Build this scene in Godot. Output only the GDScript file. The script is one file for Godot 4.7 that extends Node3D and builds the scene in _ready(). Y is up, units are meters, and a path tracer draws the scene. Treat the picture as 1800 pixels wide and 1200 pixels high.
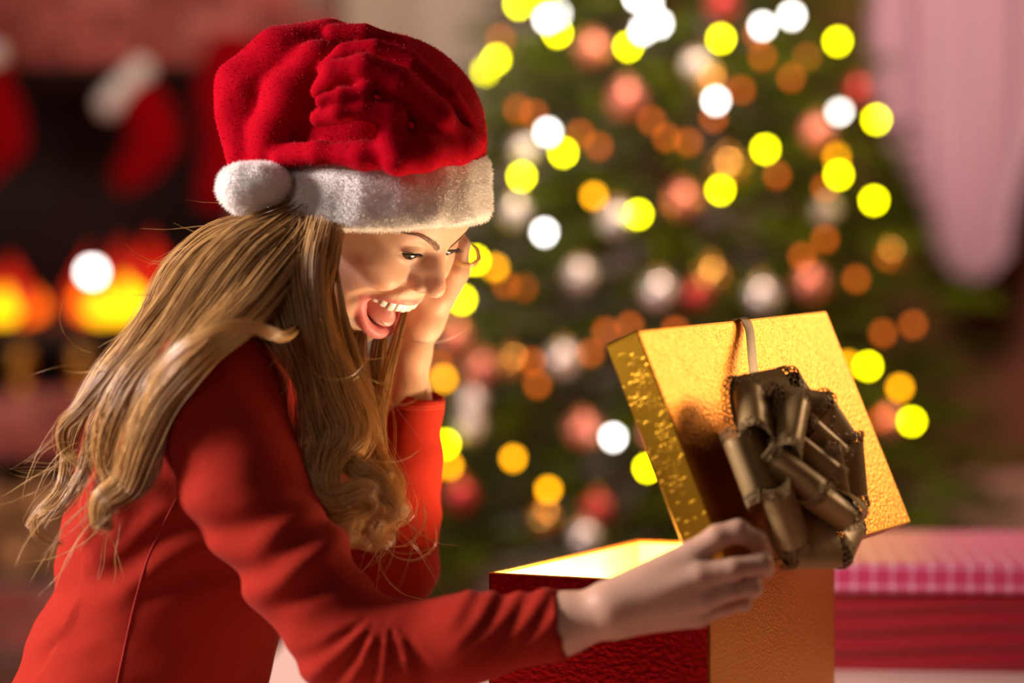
extends Node3D
# A woman in a red hat opens a glowing gold gift box; tree and fireplace stand far behind, out of focus.

const F := 4160.0                    # focal length in pixels of the 1800x1200 frame
const EYE := 0.89                    # height of the camera above the floor
const HORIZON := 560.0
var rng := RandomNumberGenerator.new()
var taken := {}
var M := {}

func P(px: float, py: float, d: float) -> Vector3:     # the point at depth d that a picture position shows
	return Vector3((px - 900.0) / F * d, EYE - (py - HORIZON) / F * d, -d)

# ---------------------------------------------------------------- mesh builder (faces counter-clockwise; turned at the end)
class MB:
	var v := PackedVector3Array()
	var n := PackedVector3Array()
	var c := PackedColorArray()
	var uv := PackedVector2Array()
	var i := PackedInt32Array()
	var col := Color(1, 1, 1)
	func vert(p: Vector3, t := Vector2.ZERO) -> int:
		v.append(p); c.append(col); uv.append(t)
		return v.size() - 1
	func tri(a: int, b: int, d: int) -> void:
		i.append(a); i.append(b); i.append(d)
	func quad(a: int, b: int, d: int, e: int) -> void:
		tri(a, b, d); tri(a, d, e)
	func face(pts: Array) -> void:                       # a flat polygon with vertices of its own
		var s := v.size()
		var o: Vector3 = pts[0]
		var ux: Vector3 = (pts[1] - o).normalized()
		var nn: Vector3 = (pts[1] - o).cross(pts[pts.size() - 1] - o).normalized()
		var uy := nn.cross(ux)
		for p in pts:
			vert(p, Vector2((p - o).dot(ux), (p - o).dot(uy)))
		for k in range(1, pts.size() - 1):
			tri(s, s + k, s + k + 1)
	func box(x: Transform3D, size: Vector3, bev := 0.0) -> void:
		var h := size * 0.5
		var b := minf(bev, minf(h.x, minf(h.y, h.z)) * 0.9)
		if b <= 0.0:
			for ax in 3:
				for sg in [-1.0, 1.0]:
					var u := Vector3.ZERO; var w := Vector3.ZERO; var nn := Vector3.ZERO
					nn[ax] = h[ax] * sg; u[(ax + 1) % 3] = h[(ax + 1) % 3]; w[(ax + 2) % 3] = h[(ax + 2) % 3] * sg
					face([x * (nn - u - w), x * (nn + u - w), x * (nn + u + w), x * (nn - u + w)])
			return
		for ax in 3:                                     # six faces, twelve chamfers, eight corners
			for sg in [-1.0, 1.0]:
				var a1 := (ax + 1) % 3; var a2 := (ax + 2) % 3
				var q := []
				for s in [[-1, -1], [1, -1], [1, 1], [-1, 1]]:
					var p := Vector3.ZERO
					p[ax] = h[ax] * sg; p[a1] = (h[a1] - b) * s[0]; p[a2] = (h[a2] - b) * s[1] * sg
					q.append(x * p)
				face(q)
		for ax in 3:
			var a1 := (ax + 1) % 3; var a2 := (ax + 2) % 3
			for s1 in [-1.0, 1.0]:
				for s2 in [-1.0, 1.0]:
					var q := []
					for e in [[-1, 0], [1, 0], [1, 1], [-1, 1]]:
						var p := Vector3.ZERO
						p[ax] = (h[ax] - b) * e[0]
						p[a1] = (h[a1] if e[1] == 0 else h[a1] - b) * s1
						p[a2] = (h[a2] - b if e[1] == 0 else h[a2]) * s2
						q.append(x * p)
					if s1 * s2 > 0: q.reverse()
					q.reverse()
					face(q)
		for sx in [-1.0, 1.0]:
			for sy in [-1.0, 1.0]:
				for sz in [-1.0, 1.0]:
					var s := Vector3(sx, sy, sz)
					var q := [x * (s * (h - Vector3(0, b, b))), x * (s * (h - Vector3(b, 0, b))), x * (s * (h - Vector3(b, b, 0)))]
					if sx * sy * sz < 0: q.reverse()
					face(q)
	func tube(pts: PackedVector3Array, radii: PackedFloat32Array, sides := 8, caps := true, flat := 1.0) -> void:
		var m := pts.size()
		var up := Vector3(0.3, 1, 0.2).normalized()
		var t0 := (pts[1] - pts[0]).normalized()
		if absf(t0.dot(up)) > 0.9: up = Vector3(1, 0.1, 0.3).normalized()
		var a := t0.cross(up).normalized()
		var s := v.size()
		for k in m:
			var t := (pts[mini(k + 1, m - 1)] - pts[maxi(k - 1, 0)]).normalized()
			a = (a - t * a.dot(t)).normalized()
			var b := t.cross(a)
			for j in sides:
				var an := TAU * j / sides
				vert(pts[k] + (a * cos(an) + b * sin(an) * flat) * radii[k], Vector2(float(j) / sides, float(k) / (m - 1)))
		for k in m - 1:
			for j in sides:
				var j2 := (j + 1) % sides
				quad(s + k * sides + j, s + k * sides + j2, s + (k + 1) * sides + j2, s + (k + 1) * sides + j)
		if caps and sides > 2:
			var c0 := vert(pts[0]); var c1 := vert(pts[m - 1])
			for j in sides:
				var j2 := (j + 1) % sides
				tri(c0, s + j2, s + j)
				tri(c1, s + (m - 1) * sides + j, s + (m - 1) * sides + j2)
	func lathe(prof: Array, segs: int, x: Transform3D) -> void:   # (radius, height) from the bottom up
		var s := v.size()
		var m := prof.size()
		for k in m:
			for j in segs:
				var an := TAU * j / segs
				vert(x * Vector3(prof[k].x * cos(an), prof[k].y, prof[k].x * sin(an)), Vector2(float(j) / segs, float(k) / (m - 1)))
		for k in m - 1:
			for j in segs:
				var j2 := (j + 1) % segs
				quad(s + k * segs + j, s + (k + 1) * segs + j, s + (k + 1) * segs + j2, s + k * segs + j2)
	func ball(o: Vector3, r: Vector3, segs := 12, rings := 8) -> void:
		var pr := []
		for k in rings + 1:
			var an := -PI / 2 + PI * k / rings
			pr.append(Vector2(maxf(cos(an), 0.001), sin(an)))
		lathe(pr, segs, Transform3D(Basis.from_scale(r), o))
	func grid(nu: int, nv: int, f: Callable, wrap := false) -> void:   # f(u, v) -> Vector3, u and v from 0 to 1
		var s := v.size()
		for a in nu + 1:
			for b in nv + 1:
				vert(f.call(float(a) / nu, float(b) / nv), Vector2(float(a) / nu, float(b) / nv))
		for a in nu:
			for b in nv:
				quad(s + a * (nv + 1) + b, s + (a + 1) * (nv + 1) + b, s + (a + 1) * (nv + 1) + b + 1, s + a * (nv + 1) + b + 1)
	func sheet(nu: int, nv: int, f: Callable, th: float) -> void:      # the same with a thickness
		var rows := []
		var e := 0.002
		var s := v.size()
		for side in 2:
			for a in nu + 1:
				for b in nv + 1:
					var u := float(a) / nu; var w := float(b) / nv
					var p: Vector3 = f.call(u, w)
					var du: Vector3 = f.call(u + e, w) - f.call(u - e, w)
					var dv: Vector3 = f.call(u, w + e) - f.call(u, w - e)
					vert(p + du.cross(dv).normalized() * th * (0.5 if side == 0 else -0.5), Vector2(u, w))
		var m := (nu + 1) * (nv + 1)
		for a in nu:
			for b in nv:
				var q := s + a * (nv + 1) + b
				quad(q, q + nv + 1, q + nv + 2, q + 1)
				quad(m + q, m + q + 1, m + q + nv + 2, m + q + nv + 1)
		for a in nu:
			for b in [0, nv]:
				var q: int = s + a * (nv + 1) + b
				if b == 0: quad(q, m + q, m + q + nv + 1, q + nv + 1)
				else: quad(q, q + nv + 1, m + q + nv + 1, m + q)
		for b in nv:
			for a in [0, nu]:
				var q: int = s + a * (nv + 1) + b
				if a == 0: quad(q, q + 1, m + q + 1, m + q)
				else: quad(q, m + q, m + q + 1, q + 1)
	func mesh(mat: Material) -> ArrayMesh:
		if n.size() != v.size():
			n.resize(v.size()); n.fill(Vector3.ZERO)
			for k in range(0, i.size(), 3):
				var fn := (v[i[k + 1]] - v[i[k]]).cross(v[i[k + 2]] - v[i[k]])
				n[i[k]] += fn; n[i[k + 1]] += fn; n[i[k + 2]] += fn
			for k in n.size():
				n[k] = n[k].normalized() if n[k].length_squared() > 1e-24 else Vector3.UP
		var idx := i.duplicate()
		for k in range(0, idx.size(), 3):
			var t := idx[k + 1]; idx[k + 1] = idx[k + 2]; idx[k + 2] = t
		var a := []
		a.resize(Mesh.ARRAY_MAX)
		a[Mesh.ARRAY_VERTEX] = v; a[Mesh.ARRAY_NORMAL] = n; a[Mesh.ARRAY_COLOR] = c; a[Mesh.ARRAY_TEX_UV] = uv; a[Mesh.ARRAY_INDEX] = idx
		var am := ArrayMesh.new()
		am.add_surface_from_arrays(Mesh.PRIMITIVE_TRIANGLES, a)
		am.surface_set_material(0, mat)
		return am

# ---------------------------------------------------------------- soft shapes: smooth unions and cuts of round bones and ellipsoids
class Prim:
	var kind := 0                     # 0 bone, 1 ellipsoid, 2 ball cut by a plane
	var cut := false
	var k := 0.01
	var a: Vector3
	var b: Vector3
	var ra := 0.0
	var rb := 0.0
	var r: Vector3
	var inv: Basis
	var turned := false
	var mid: Vector3
	var reach := 0.0

class Soft:
	var list: Array[Prim] = []
	var unit := 1.0
	func bone(a: Vector3, b: Vector3, ra: float, rb: float, k: float, cut := false) -> void:
		var q := Prim.new()
		q.kind = 0; q.a = a * unit; q.b = b * unit; q.ra = ra * unit; q.rb = rb * unit; q.k = k * unit; q.cut = cut
		q.mid = (q.a + q.b) * 0.5; q.reach = (q.a - q.b).length() * 0.5 + maxf(q.ra, q.rb)
		list.append(q)
	func bones(pts: Array, radii, k: float, cut := false) -> void:
		for j in pts.size() - 1:
			bone(pts[j], pts[j + 1], radii[j], radii[j + 1], k, cut)
	func ell(a: Vector3, r: Vector3, k: float, cut := false, turn = null) -> void:
		var q := Prim.new()
		q.kind = 1; q.a = a * unit; q.r = r * unit; q.k = k * unit; q.cut = cut
		if turn != null:
			q.turned = true; q.inv = (turn as Basis).inverse()
		q.mid = q.a; q.reach = maxf(q.r.x, maxf(q.r.y, q.r.z))
		list.append(q)
	func lid(a: Vector3, r: float, dir: Vector3, k: float) -> void:
		var q := Prim.new()
		q.kind = 2; q.a = a * unit; q.ra = r * unit; q.b = dir; q.k = k * unit
		q.mid = q.a; q.reach = q.ra
		list.append(q)
	func at(p: Vector3) -> float:
		var d := 1e3
		for q in list:
			var far := p.distance_to(q.mid) - q.reach
			if q.cut:
				if far > -d + q.k: continue
			elif far > d + q.k: continue
			var e := 0.0
			if q.kind == 0:
				var ba := q.b - q.a
				var pa := p - q.a
				var h := clampf(pa.dot(ba) / maxf(ba.length_squared(), 1e-12), 0.0, 1.0)
				e = (pa - ba * h).length() - lerpf(q.ra, q.rb, h)
			elif q.kind == 1:
				var l := p - q.a
				if q.turned: l = q.inv * l
				var k0 := (l / q.r).length()
				var k1 := (l / (q.r * q.r)).length()
				e = k0 * (k0 - 1.0) / k1 if k1 > 1e-9 else -minf(q.r.x, minf(q.r.y, q.r.z))
			else:
				var l := p - q.a
				e = maxf(l.length() - q.ra, -l.dot(q.b))
			if q.cut:
				e = -e
				var h := maxf(q.k - absf(d - e), 0.0) / q.k
				d = maxf(d, e) + h * h * q.k * 0.25
			else:
				var h := maxf(q.k - absf(d - e), 0.0) / q.k
				d = minf(d, e) - h * h * q.k * 0.25
		return d

func net(f: Callable, lo: Vector3, hi: Vector3, cell: float, colf = null, xf := Transform3D(), slack := 1.35) -> MB:
	# surface nets: one vertex in each cell the surface crosses, one quad round each crossed edge
	const B := 5
	var nb := Vector3i(((hi - lo) / (cell * B)).ceil())
	var nx := nb.x * B + 1; var ny := nb.y * B + 1; var nz := nb.z * B + 1
	var vals := PackedFloat32Array(); vals.resize(nx * ny * nz); vals.fill(1e9)
	var ids := PackedInt32Array(); ids.resize(nx * ny * nz); ids.fill(-1)
	var blocks := []
	var hd := cell * B * 0.5 * sqrt(3.0) * slack + cell
	var sx := ny * nz
	for bx in nb.x:
		for by in nb.y:
			for bz in nb.z:
				var o := Vector3i(bx, by, bz) * B
				var d: float = f.call(lo + (Vector3(o) + Vector3.ONE * (B * 0.5)) * cell)
				if absf(d) > hd: continue
				blocks.append(o)
				for x in range(o.x, o.x + B + 1):
					for y in range(o.y, o.y + B + 1):
						var row := x * sx + y * nz
						for z in range(o.z, o.z + B + 1):
							if vals[row + z] > 1e8:
								vals[row + z] = f.call(lo + Vector3(x, y, z) * cell)
	var mb := MB.new()
	var off := [0, sx, nz, sx + nz, 1, sx + 1, nz + 1, sx + nz + 1]
	var cells := PackedInt32Array()
	for o in blocks:
		for x in range(o.x, o.x + B):
			for y in range(o.y, o.y + B):
				for z in range(o.z, o.z + B):
					var c0: int = x * sx + y * nz + z
					var neg := 0
					for k in 8:
						if vals[c0 + off[k]] < 0.0: neg += 1
					if neg == 0 or neg == 8: continue
					var acc := Vector3.ZERO
					var cnt := 0
					for k in 8:
						for ax in 3:
							var bit := 1 << ax
							if k & bit: continue
							var va := vals[c0 + off[k]]
							var vb := vals[c0 + off[k | bit]]
							if (va < 0.0) == (vb < 0.0): continue
							var q := Vector3(k & 1, (k >> 1) & 1, (k >> 2) & 1)
							q[ax] = va / (va - vb)
							acc += q; cnt += 1
					var p := lo + (Vector3(x, y, z) + acc / cnt) * cell
					if colf != null: mb.col = colf.call(p)
					ids[c0] = mb.vert(xf * p)
					cells.append(c0)
	var step := [sx, nz, 1]
	for c0 in cells:
		for ax in 3:
			var s0 := vals[c0] < 0.0
			if s0 == (vals[c0 + step[ax]] < 0.0): continue
			var u: int = step[(ax + 1) % 3]
			var w: int = step[(ax + 2) % 3]
			if c0 - u - w < 0: continue
			var a := ids[c0]; var b := ids[c0 - u]; var c := ids[c0 - u - w]; var d := ids[c0 - w]
			if a < 0 or b < 0 or c < 0 or d < 0: continue
			if s0: mb.quad(a, b, c, d)
			else: mb.quad(a, d, c, b)
	return mb

# ---------------------------------------------------------------- naming
func numbered(called: String) -> String:
	var k: int = taken.get(called, -1) + 1
	taken[called] = k
	return called if k == 0 else "%s_%03d" % [called, k]

func part(called: String, m: Mesh, parent: Node, label := "") -> MeshInstance3D:
	var o := MeshInstance3D.new()
	var key := "%d/%s" % [parent.get_instance_id(), called]
	var k: int = taken.get(key, -1) + 1
	taken[key] = k
	o.name = called if k == 0 else "%s_%03d" % [called, k]
	o.mesh = m
	o.cast_shadow = GeometryInstance3D.SHADOW_CASTING_SETTING_ON
	if label: o.set_meta("label", label)
	parent.add_child(o, true)
	return o

func tag(o: Node, label: String, category: String, group := "") -> Node:
	o.set_meta("label", label)
	o.set_meta("category", category)
	if group: o.set_meta("group", group)
	return o

func thing(called: String, label: String, category: String, at := Vector3.ZERO, group := "") -> Node3D:
	var o := Node3D.new()
	o.name = numbered(called)
	o.position = at
	add_child(o, true)
	tag(o, label, category, group)
	return o

func single(called: String, m: Mesh, label: String, category: String, group := "") -> MeshInstance3D:
	var o := MeshInstance3D.new()
	o.name = numbered(called)
	o.mesh = m
	add_child(o, true)
	tag(o, label, category, group)
	return o

func struct(called: String, m: Mesh, label: String, category := "") -> MeshInstance3D:
	var o := MeshInstance3D.new()
	o.name = numbered(called)
	o.mesh = m
	o.set_meta("kind", "structure")
	o.set_meta("label", label)
	o.set_meta("category", category if category else called.get_slice("_", 0))
	add_child(o, true)
	return o

func mat(c: Color, rough := 0.6, metal := 0.0, extra := {}) -> StandardMaterial3D:
	var m := StandardMaterial3D.new()
	m.albedo_color = c
	m.roughness = rough
	m.metallic = metal
	for k in extra: m.set(k, extra[k])
	return m

func glow(c: Color, e: float, base := Color(0.02, 0.02, 0.02)) -> StandardMaterial3D:
	return mat(base, 0.5, 0.0, {"emission_enabled": true, "emission": c, "emission_energy_multiplier": e})

func noise_tex(seed_: int, freq: float, size := 512, oct := 4, normal := 0.0, type := FastNoiseLite.TYPE_SIMPLEX_SMOOTH) -> NoiseTexture2D:
	var f := FastNoiseLite.new()
	f.seed = seed_; f.frequency = freq; f.fractal_octaves = oct; f.noise_type = type
	var t := NoiseTexture2D.new()
	t.width = size; t.height = size; t.seamless = true; t.noise = f
	if normal > 0.0:
		t.as_normal_map = true; t.bump_strength = normal
	return t

func ramp(t: NoiseTexture2D, a: Color, b: Color) -> NoiseTexture2D:
	var g := Gradient.new()
	g.set_color(0, a); g.set_color(1, b)
	t.color_ramp = g
	return t

func omni(o: Vector3, c: Color, e: float, size := 0.02, parent: Node = self) -> void:
	var l := OmniLight3D.new()
	l.name = "lamp_light"
	l.position = o; l.light_color = c; l.light_energy = e; l.light_size = size
	l.omni_range = 12.0; l.omni_attenuation = 2.0; l.shadow_enabled = true
	parent.add_child(l, true)

func area(o: Vector3, to: Vector3, size: Vector2, c: Color, e: float, called := "unseen_light") -> void:
	var l := AreaLight3D.new()
	l.name = called
	l.area_size = size; l.light_color = c; l.light_energy = e
	l.area_range = 15.0; l.area_attenuation = 2.0; l.shadow_enabled = true
	add_child(l, true)
	l.look_at_from_position(o, to, Vector3.UP if absf((to - o).normalized().y) < 0.98 else Vector3.FORWARD)

func curve(pts: Array, n: int) -> PackedVector3Array:     # a smooth line through the points
	var out := PackedVector3Array()
	var m := pts.size() - 1
	for k in n + 1:
		var t := float(k) / n * m
		var j := mini(int(t), m - 1)
		var u := t - j
		var a: Vector3 = pts[maxi(j - 1, 0)]; var b: Vector3 = pts[j]; var c: Vector3 = pts[j + 1]; var d: Vector3 = pts[mini(j + 2, m)]
		out.append(b.cubic_interpolate(c, a, d, u))
	return out

func radii(vals: Array, n: int) -> PackedFloat32Array:
	var out := PackedFloat32Array()
	var m := vals.size() - 1
	for k in n + 1:
		var t := float(k) / n * m
		var j := mini(int(t), m - 1)
		out.append(lerpf(vals[j], vals[j + 1], t - j))
	return out

func _ready() -> void:
	rng.seed = 7
	# camera
	var cam := Camera3D.new()
	cam.name = "camera"
	cam.position = Vector3(0, EYE, 0)
	cam.rotation.x = -atan((600.0 - HORIZON) / F)
	cam.near = 0.05; cam.far = 40.0
	var lens := CameraAttributesPhysical.new()
	lens.frustum_focal_length = 83.2
	lens.exposure_aperture = 1.6
	lens.frustum_focus_distance = 2.27
	cam.attributes = lens
	cam.fov = rad_to_deg(2.0 * atan(600.0 / F))
	add_child(cam)
	cam.current = true
	# air and exposure
	var env := Environment.new()
	env.background_mode = Environment.BG_COLOR
	env.background_color = Color(0.01, 0.008, 0.008)
	env.tonemap_mode = Environment.TONE_MAPPER_LINEAR
	env.tonemap_exposure = 1.04
	env.sdfgi_enabled = true; env.ssao_enabled = true; env.ssil_enabled = true
	var we := WorldEnvironment.new()
	we.name = "environment"
	we.environment = env
	add_child(we)
	# large lights, all out of view
	area(Vector3(-2.3, 1.6, -2.05), Vector3(-0.3, 0.95, -2.3), Vector2(0.6, 0.6), Color(1.0, 0.93, 0.91), 12.0, "unseen_left_light")  # out of view, placed to light her hair, hat and sleeve
	area(Vector3(2.4, 1.85, -3.5), Vector3(0.2, 1.0, -2.4), Vector2(1.5, 0.9), Color(1.0, 0.84, 0.66), 3.2, "unseen_right_light")  # out of view, placed to light the gold lid and pink box
	area(Vector3(0.5, 2.85, -4.1), Vector3(0.45, 1.3, -6.0), Vector2(0.8, 0.5), Color(1.0, 0.88, 0.80), 8.5, "unseen_overhead_light")  # out of view overhead, placed to light the tree and back wall
	area(Vector3(-1.3, 2.0, 0.4), Vector3(-0.2, 0.8, -2.3), Vector2(0.8, 0.8), Color(1.0, 0.92, 0.88), 0.7, "added_front_fill")  # added fill for the shaded front of the brim
	materials()
	room()
	fireplace()
	hearth_things()
	curtain()
	table()
	gifts()
	tree()
	person()

func materials() -> void:
	var nm := noise_tex(3, 0.02, 512, 4, 6.0)
	var wool := noise_tex(5, 0.25, 256, 3, 2.0)
	var fine := noise_tex(8, 0.12, 512, 3, 4.0)
	M.wall = mat(Color(0.86, 0.78, 0.71), 0.9)
	M.shell = mat(Color(0.24, 0.17, 0.14), 0.9)  # unseen walls and ceiling, kept dark so that little light bounces back
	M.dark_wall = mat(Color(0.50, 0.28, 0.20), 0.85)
	M.pale_pink = mat(Color(0.90, 0.66, 0.60), 0.8)
	M.floor = mat(Color(0.42, 0.27, 0.21), 0.5)
	M.mortar = mat(Color(0.5, 0.38, 0.34), 0.95)
	M.brick = []
	for c in [Color(0.60, 0.27, 0.23), Color(0.66, 0.31, 0.27), Color(0.54, 0.23, 0.20), Color(0.70, 0.37, 0.33)]:
		M.brick.append(mat(c, 0.9, 0.0, {"normal_enabled": true, "normal_texture": nm, "normal_scale": 0.6, "uv1_triplanar": true, "uv1_scale": Vector3.ONE * 6.0}))
	M.soot = mat(Color(0.08, 0.055, 0.05), 0.95)
	M.iron = mat(Color(0.05, 0.045, 0.045), 0.6, 0.6)
	M.wood = mat(Color(0.38, 0.22, 0.12), 0.8, 0.0, {"normal_enabled": true, "normal_texture": nm, "uv1_triplanar": true, "uv1_scale": Vector3(2, 12, 12)})
	M.cut_wood = mat(Color(0.66, 0.45, 0.27), 0.8)
	M.brass = mat(Color(0.85, 0.6, 0.25), 0.3, 1.0)
	M.wax = mat(Color(0.80, 0.56, 0.22), 0.5)
	M.felt_red = mat(Color(0.50, 0.004, 0.035), 0.9, 0.0, {"rim_enabled": true, "rim": 0.1, "metallic_specular": 0.1})
	M.felt_white = mat(Color(0.88, 0.83, 0.8), 0.95, 0.0, {"rim_enabled": true, "rim": 0.5, "normal_enabled": true, "normal_texture": fine, "uv1_triplanar": true, "uv1_scale": Vector3.ONE * 8.0})
	M.skin = mat(Color.WHITE, 0.46, 0.0, {"vertex_color_use_as_albedo": true, "subsurf_scatter_enabled": true, "subsurf_scatter_strength": 0.25, "metallic_specular": 0.4, "normal_enabled": true, "normal_texture": noise_tex(12, 0.2, 256, 2, 1.0), "normal_scale": 0.15, "uv1_triplanar": true, "uv1_scale": Vector3.ONE * 14.0})
	M.mouth = mat(Color.WHITE, 0.25, 0.0, {"vertex_color_use_as_albedo": true, "subsurf_scatter_enabled": true, "subsurf_scatter_strength": 0.2})
	M.teeth = mat(Color(0.93, 0.91, 0.86), 0.18, 0.0, {"clearcoat_enabled": true, "clearcoat": 0.6})
	M.eye = mat(Color.WHITE, 0.1, 0.0, {"vertex_color_use_as_albedo": true, "clearcoat_enabled": true, "clearcoat": 1.0, "clearcoat_roughness": 0.03})
	M.lash = mat(Color(0.03, 0.02, 0.02), 0.5)
	M.brow = mat(Color(0.42, 0.24, 0.15), 0.6)
	M.hair = mat(Color.WHITE, 0.3, 0.0, {"vertex_color_use_as_albedo": true, "metallic_specular": 0.75})
	M.sweater = mat(Color(0.60, 0.15, 0.10), 0.9, 0.0, {"metallic_specular": 0.2, "rim_enabled": true, "rim": 0.15, "normal_enabled": true, "normal_texture": wool, "normal_scale": 0.35, "uv1_triplanar": true, "uv1_scale": Vector3.ONE * 30.0})
	M.thread = mat(Color(0.85, 0.32, 0.2), 0.8)
	M.seam = mat(Color(0.62, 0.1, 0.08), 0.85)
	M.jeans = mat(Color(0.16, 0.19, 0.28), 0.9)
	M.velvet = mat(Color(0.64, 0.0, 0.09), 0.8, 0.0, {"metallic_specular": 0.1, "rim_enabled": true, "rim": 0.18, "rim_tint": 0.6, "normal_enabled": true, "normal_texture": fine, "normal_scale": 0.4, "uv1_triplanar": true, "uv1_scale": Vector3.ONE * 10.0})
	M.fuzz_red = mat(Color(0.72, 0.01, 0.11), 0.8, 0.0, {"backlight_enabled": true, "backlight": Color(0.72, 0.01, 0.11)})
	M.plush = mat(Color(0.96, 0.94, 0.92), 0.95, 0.0, {"rim_enabled": true, "rim": 0.6, "normal_enabled": true, "normal_texture": fine, "normal_scale": 1.0, "uv1_triplanar": true, "uv1_scale": Vector3.ONE * 9.0})
	M.fuzz_white = mat(Color(0.97, 0.95, 0.93), 0.9, 0.0, {"backlight_enabled": true, "backlight": Color(1, 1, 1)})
	M.gold = mat(Color(0.87, 0.57, 0.19), 0.33, 1.0, {"normal_enabled": true, "normal_texture": noise_tex(21, 0.035, 512, 4, 8.0), "normal_scale": 0.6, "uv1_triplanar": true, "uv1_scale": Vector3.ONE * 13.0})
	M.lining = mat(Color(0.97, 0.86, 0.52), 0.4, 0.4)
	M.card = mat(Color(0.42, 0.30, 0.20), 0.8)
	M.table = mat(Color(0.90, 0.76, 0.72), 0.6)

# ---------------------------------------------------------------- the room
func slab(lo: Vector3, hi: Vector3, bev := 0.0) -> MB:
	var mb := MB.new()
	mb.box(Transform3D(Basis(), (lo + hi) * 0.5), hi - lo, bev)
	return mb

func room() -> void:
	struct("floor", slab(Vector3(-3.5, -0.1, -7.4), Vector3(3.5, 0.0, 1.4)).mesh(M.floor), "pinkish brown wooden floor of the living room")
	struct("ceiling", slab(Vector3(-3.5, 3.0, -7.4), Vector3(3.5, 3.1, 1.4)).mesh(M.shell), "unseen brown ceiling of the living room, dark to bounce little light")
	struct("wall_back", slab(Vector3(-3.5, 0, -7.4), Vector3(3.5, 3.0, -7.2)).mesh(M.wall), "beige back wall between fireplace and tree")
	struct("wall_left", slab(Vector3(-3.6, 0, -7.4), Vector3(-3.4, 3.0, 1.4)).mesh(M.shell), "unseen brown wall beyond the fireplace, dark to bounce little light")
	struct("wall_right", slab(Vector3(3.4, 0, -7.4), Vector3(3.6, 3.0, 1.4)).mesh(M.shell), "unseen brown wall far beside the tree, dark to bounce little light")
	struct("wall_front", slab(Vector3(-3.5, 0, 1.2), Vector3(3.5, 3.0, 1.4)).mesh(M.shell), "unseen brown wall behind the viewer, dark to bounce little light")
	var al := struct("wall_dark_end", slab(Vector3(0.80, 0, -7.2), Vector3(3.4, 3.0, -6.95)).mesh(M.dark_wall), "red brown wall behind curtain and tree, darker tone set in its colour")  # red brown wall, its darkness on the right also set in the colour
	struct("pale_strip_1", slab(Vector3(0.80, 0, -6.95), Vector3(3.4, 0.43, -6.91), 0.008).mesh(M.pale_pink), "dusty pink strip low on the red brown wall, pink light set in its colour", "strip")  # pale strip stands for the pink lit foot of the wall
	struct("baseboard_back", slab(Vector3(-0.5, 0, -7.2), Vector3(0.80, 0.13, -7.17), 0.006).mesh(M.pale_pink), "dusty pink baseboard under the beige wall", "baseboard")

func brick_shape(k: int, size: Vector3) -> ArrayMesh:
	var mb := MB.new()
	mb.box(Transform3D(Basis(), Vector3.ZERO), size + Vector3(0.002 * sin(k * 2.0), 0.0015 * cos(k * 3.0), 0.0), 0.006)
	return mb.mesh(M.brick[k % 4])

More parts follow.
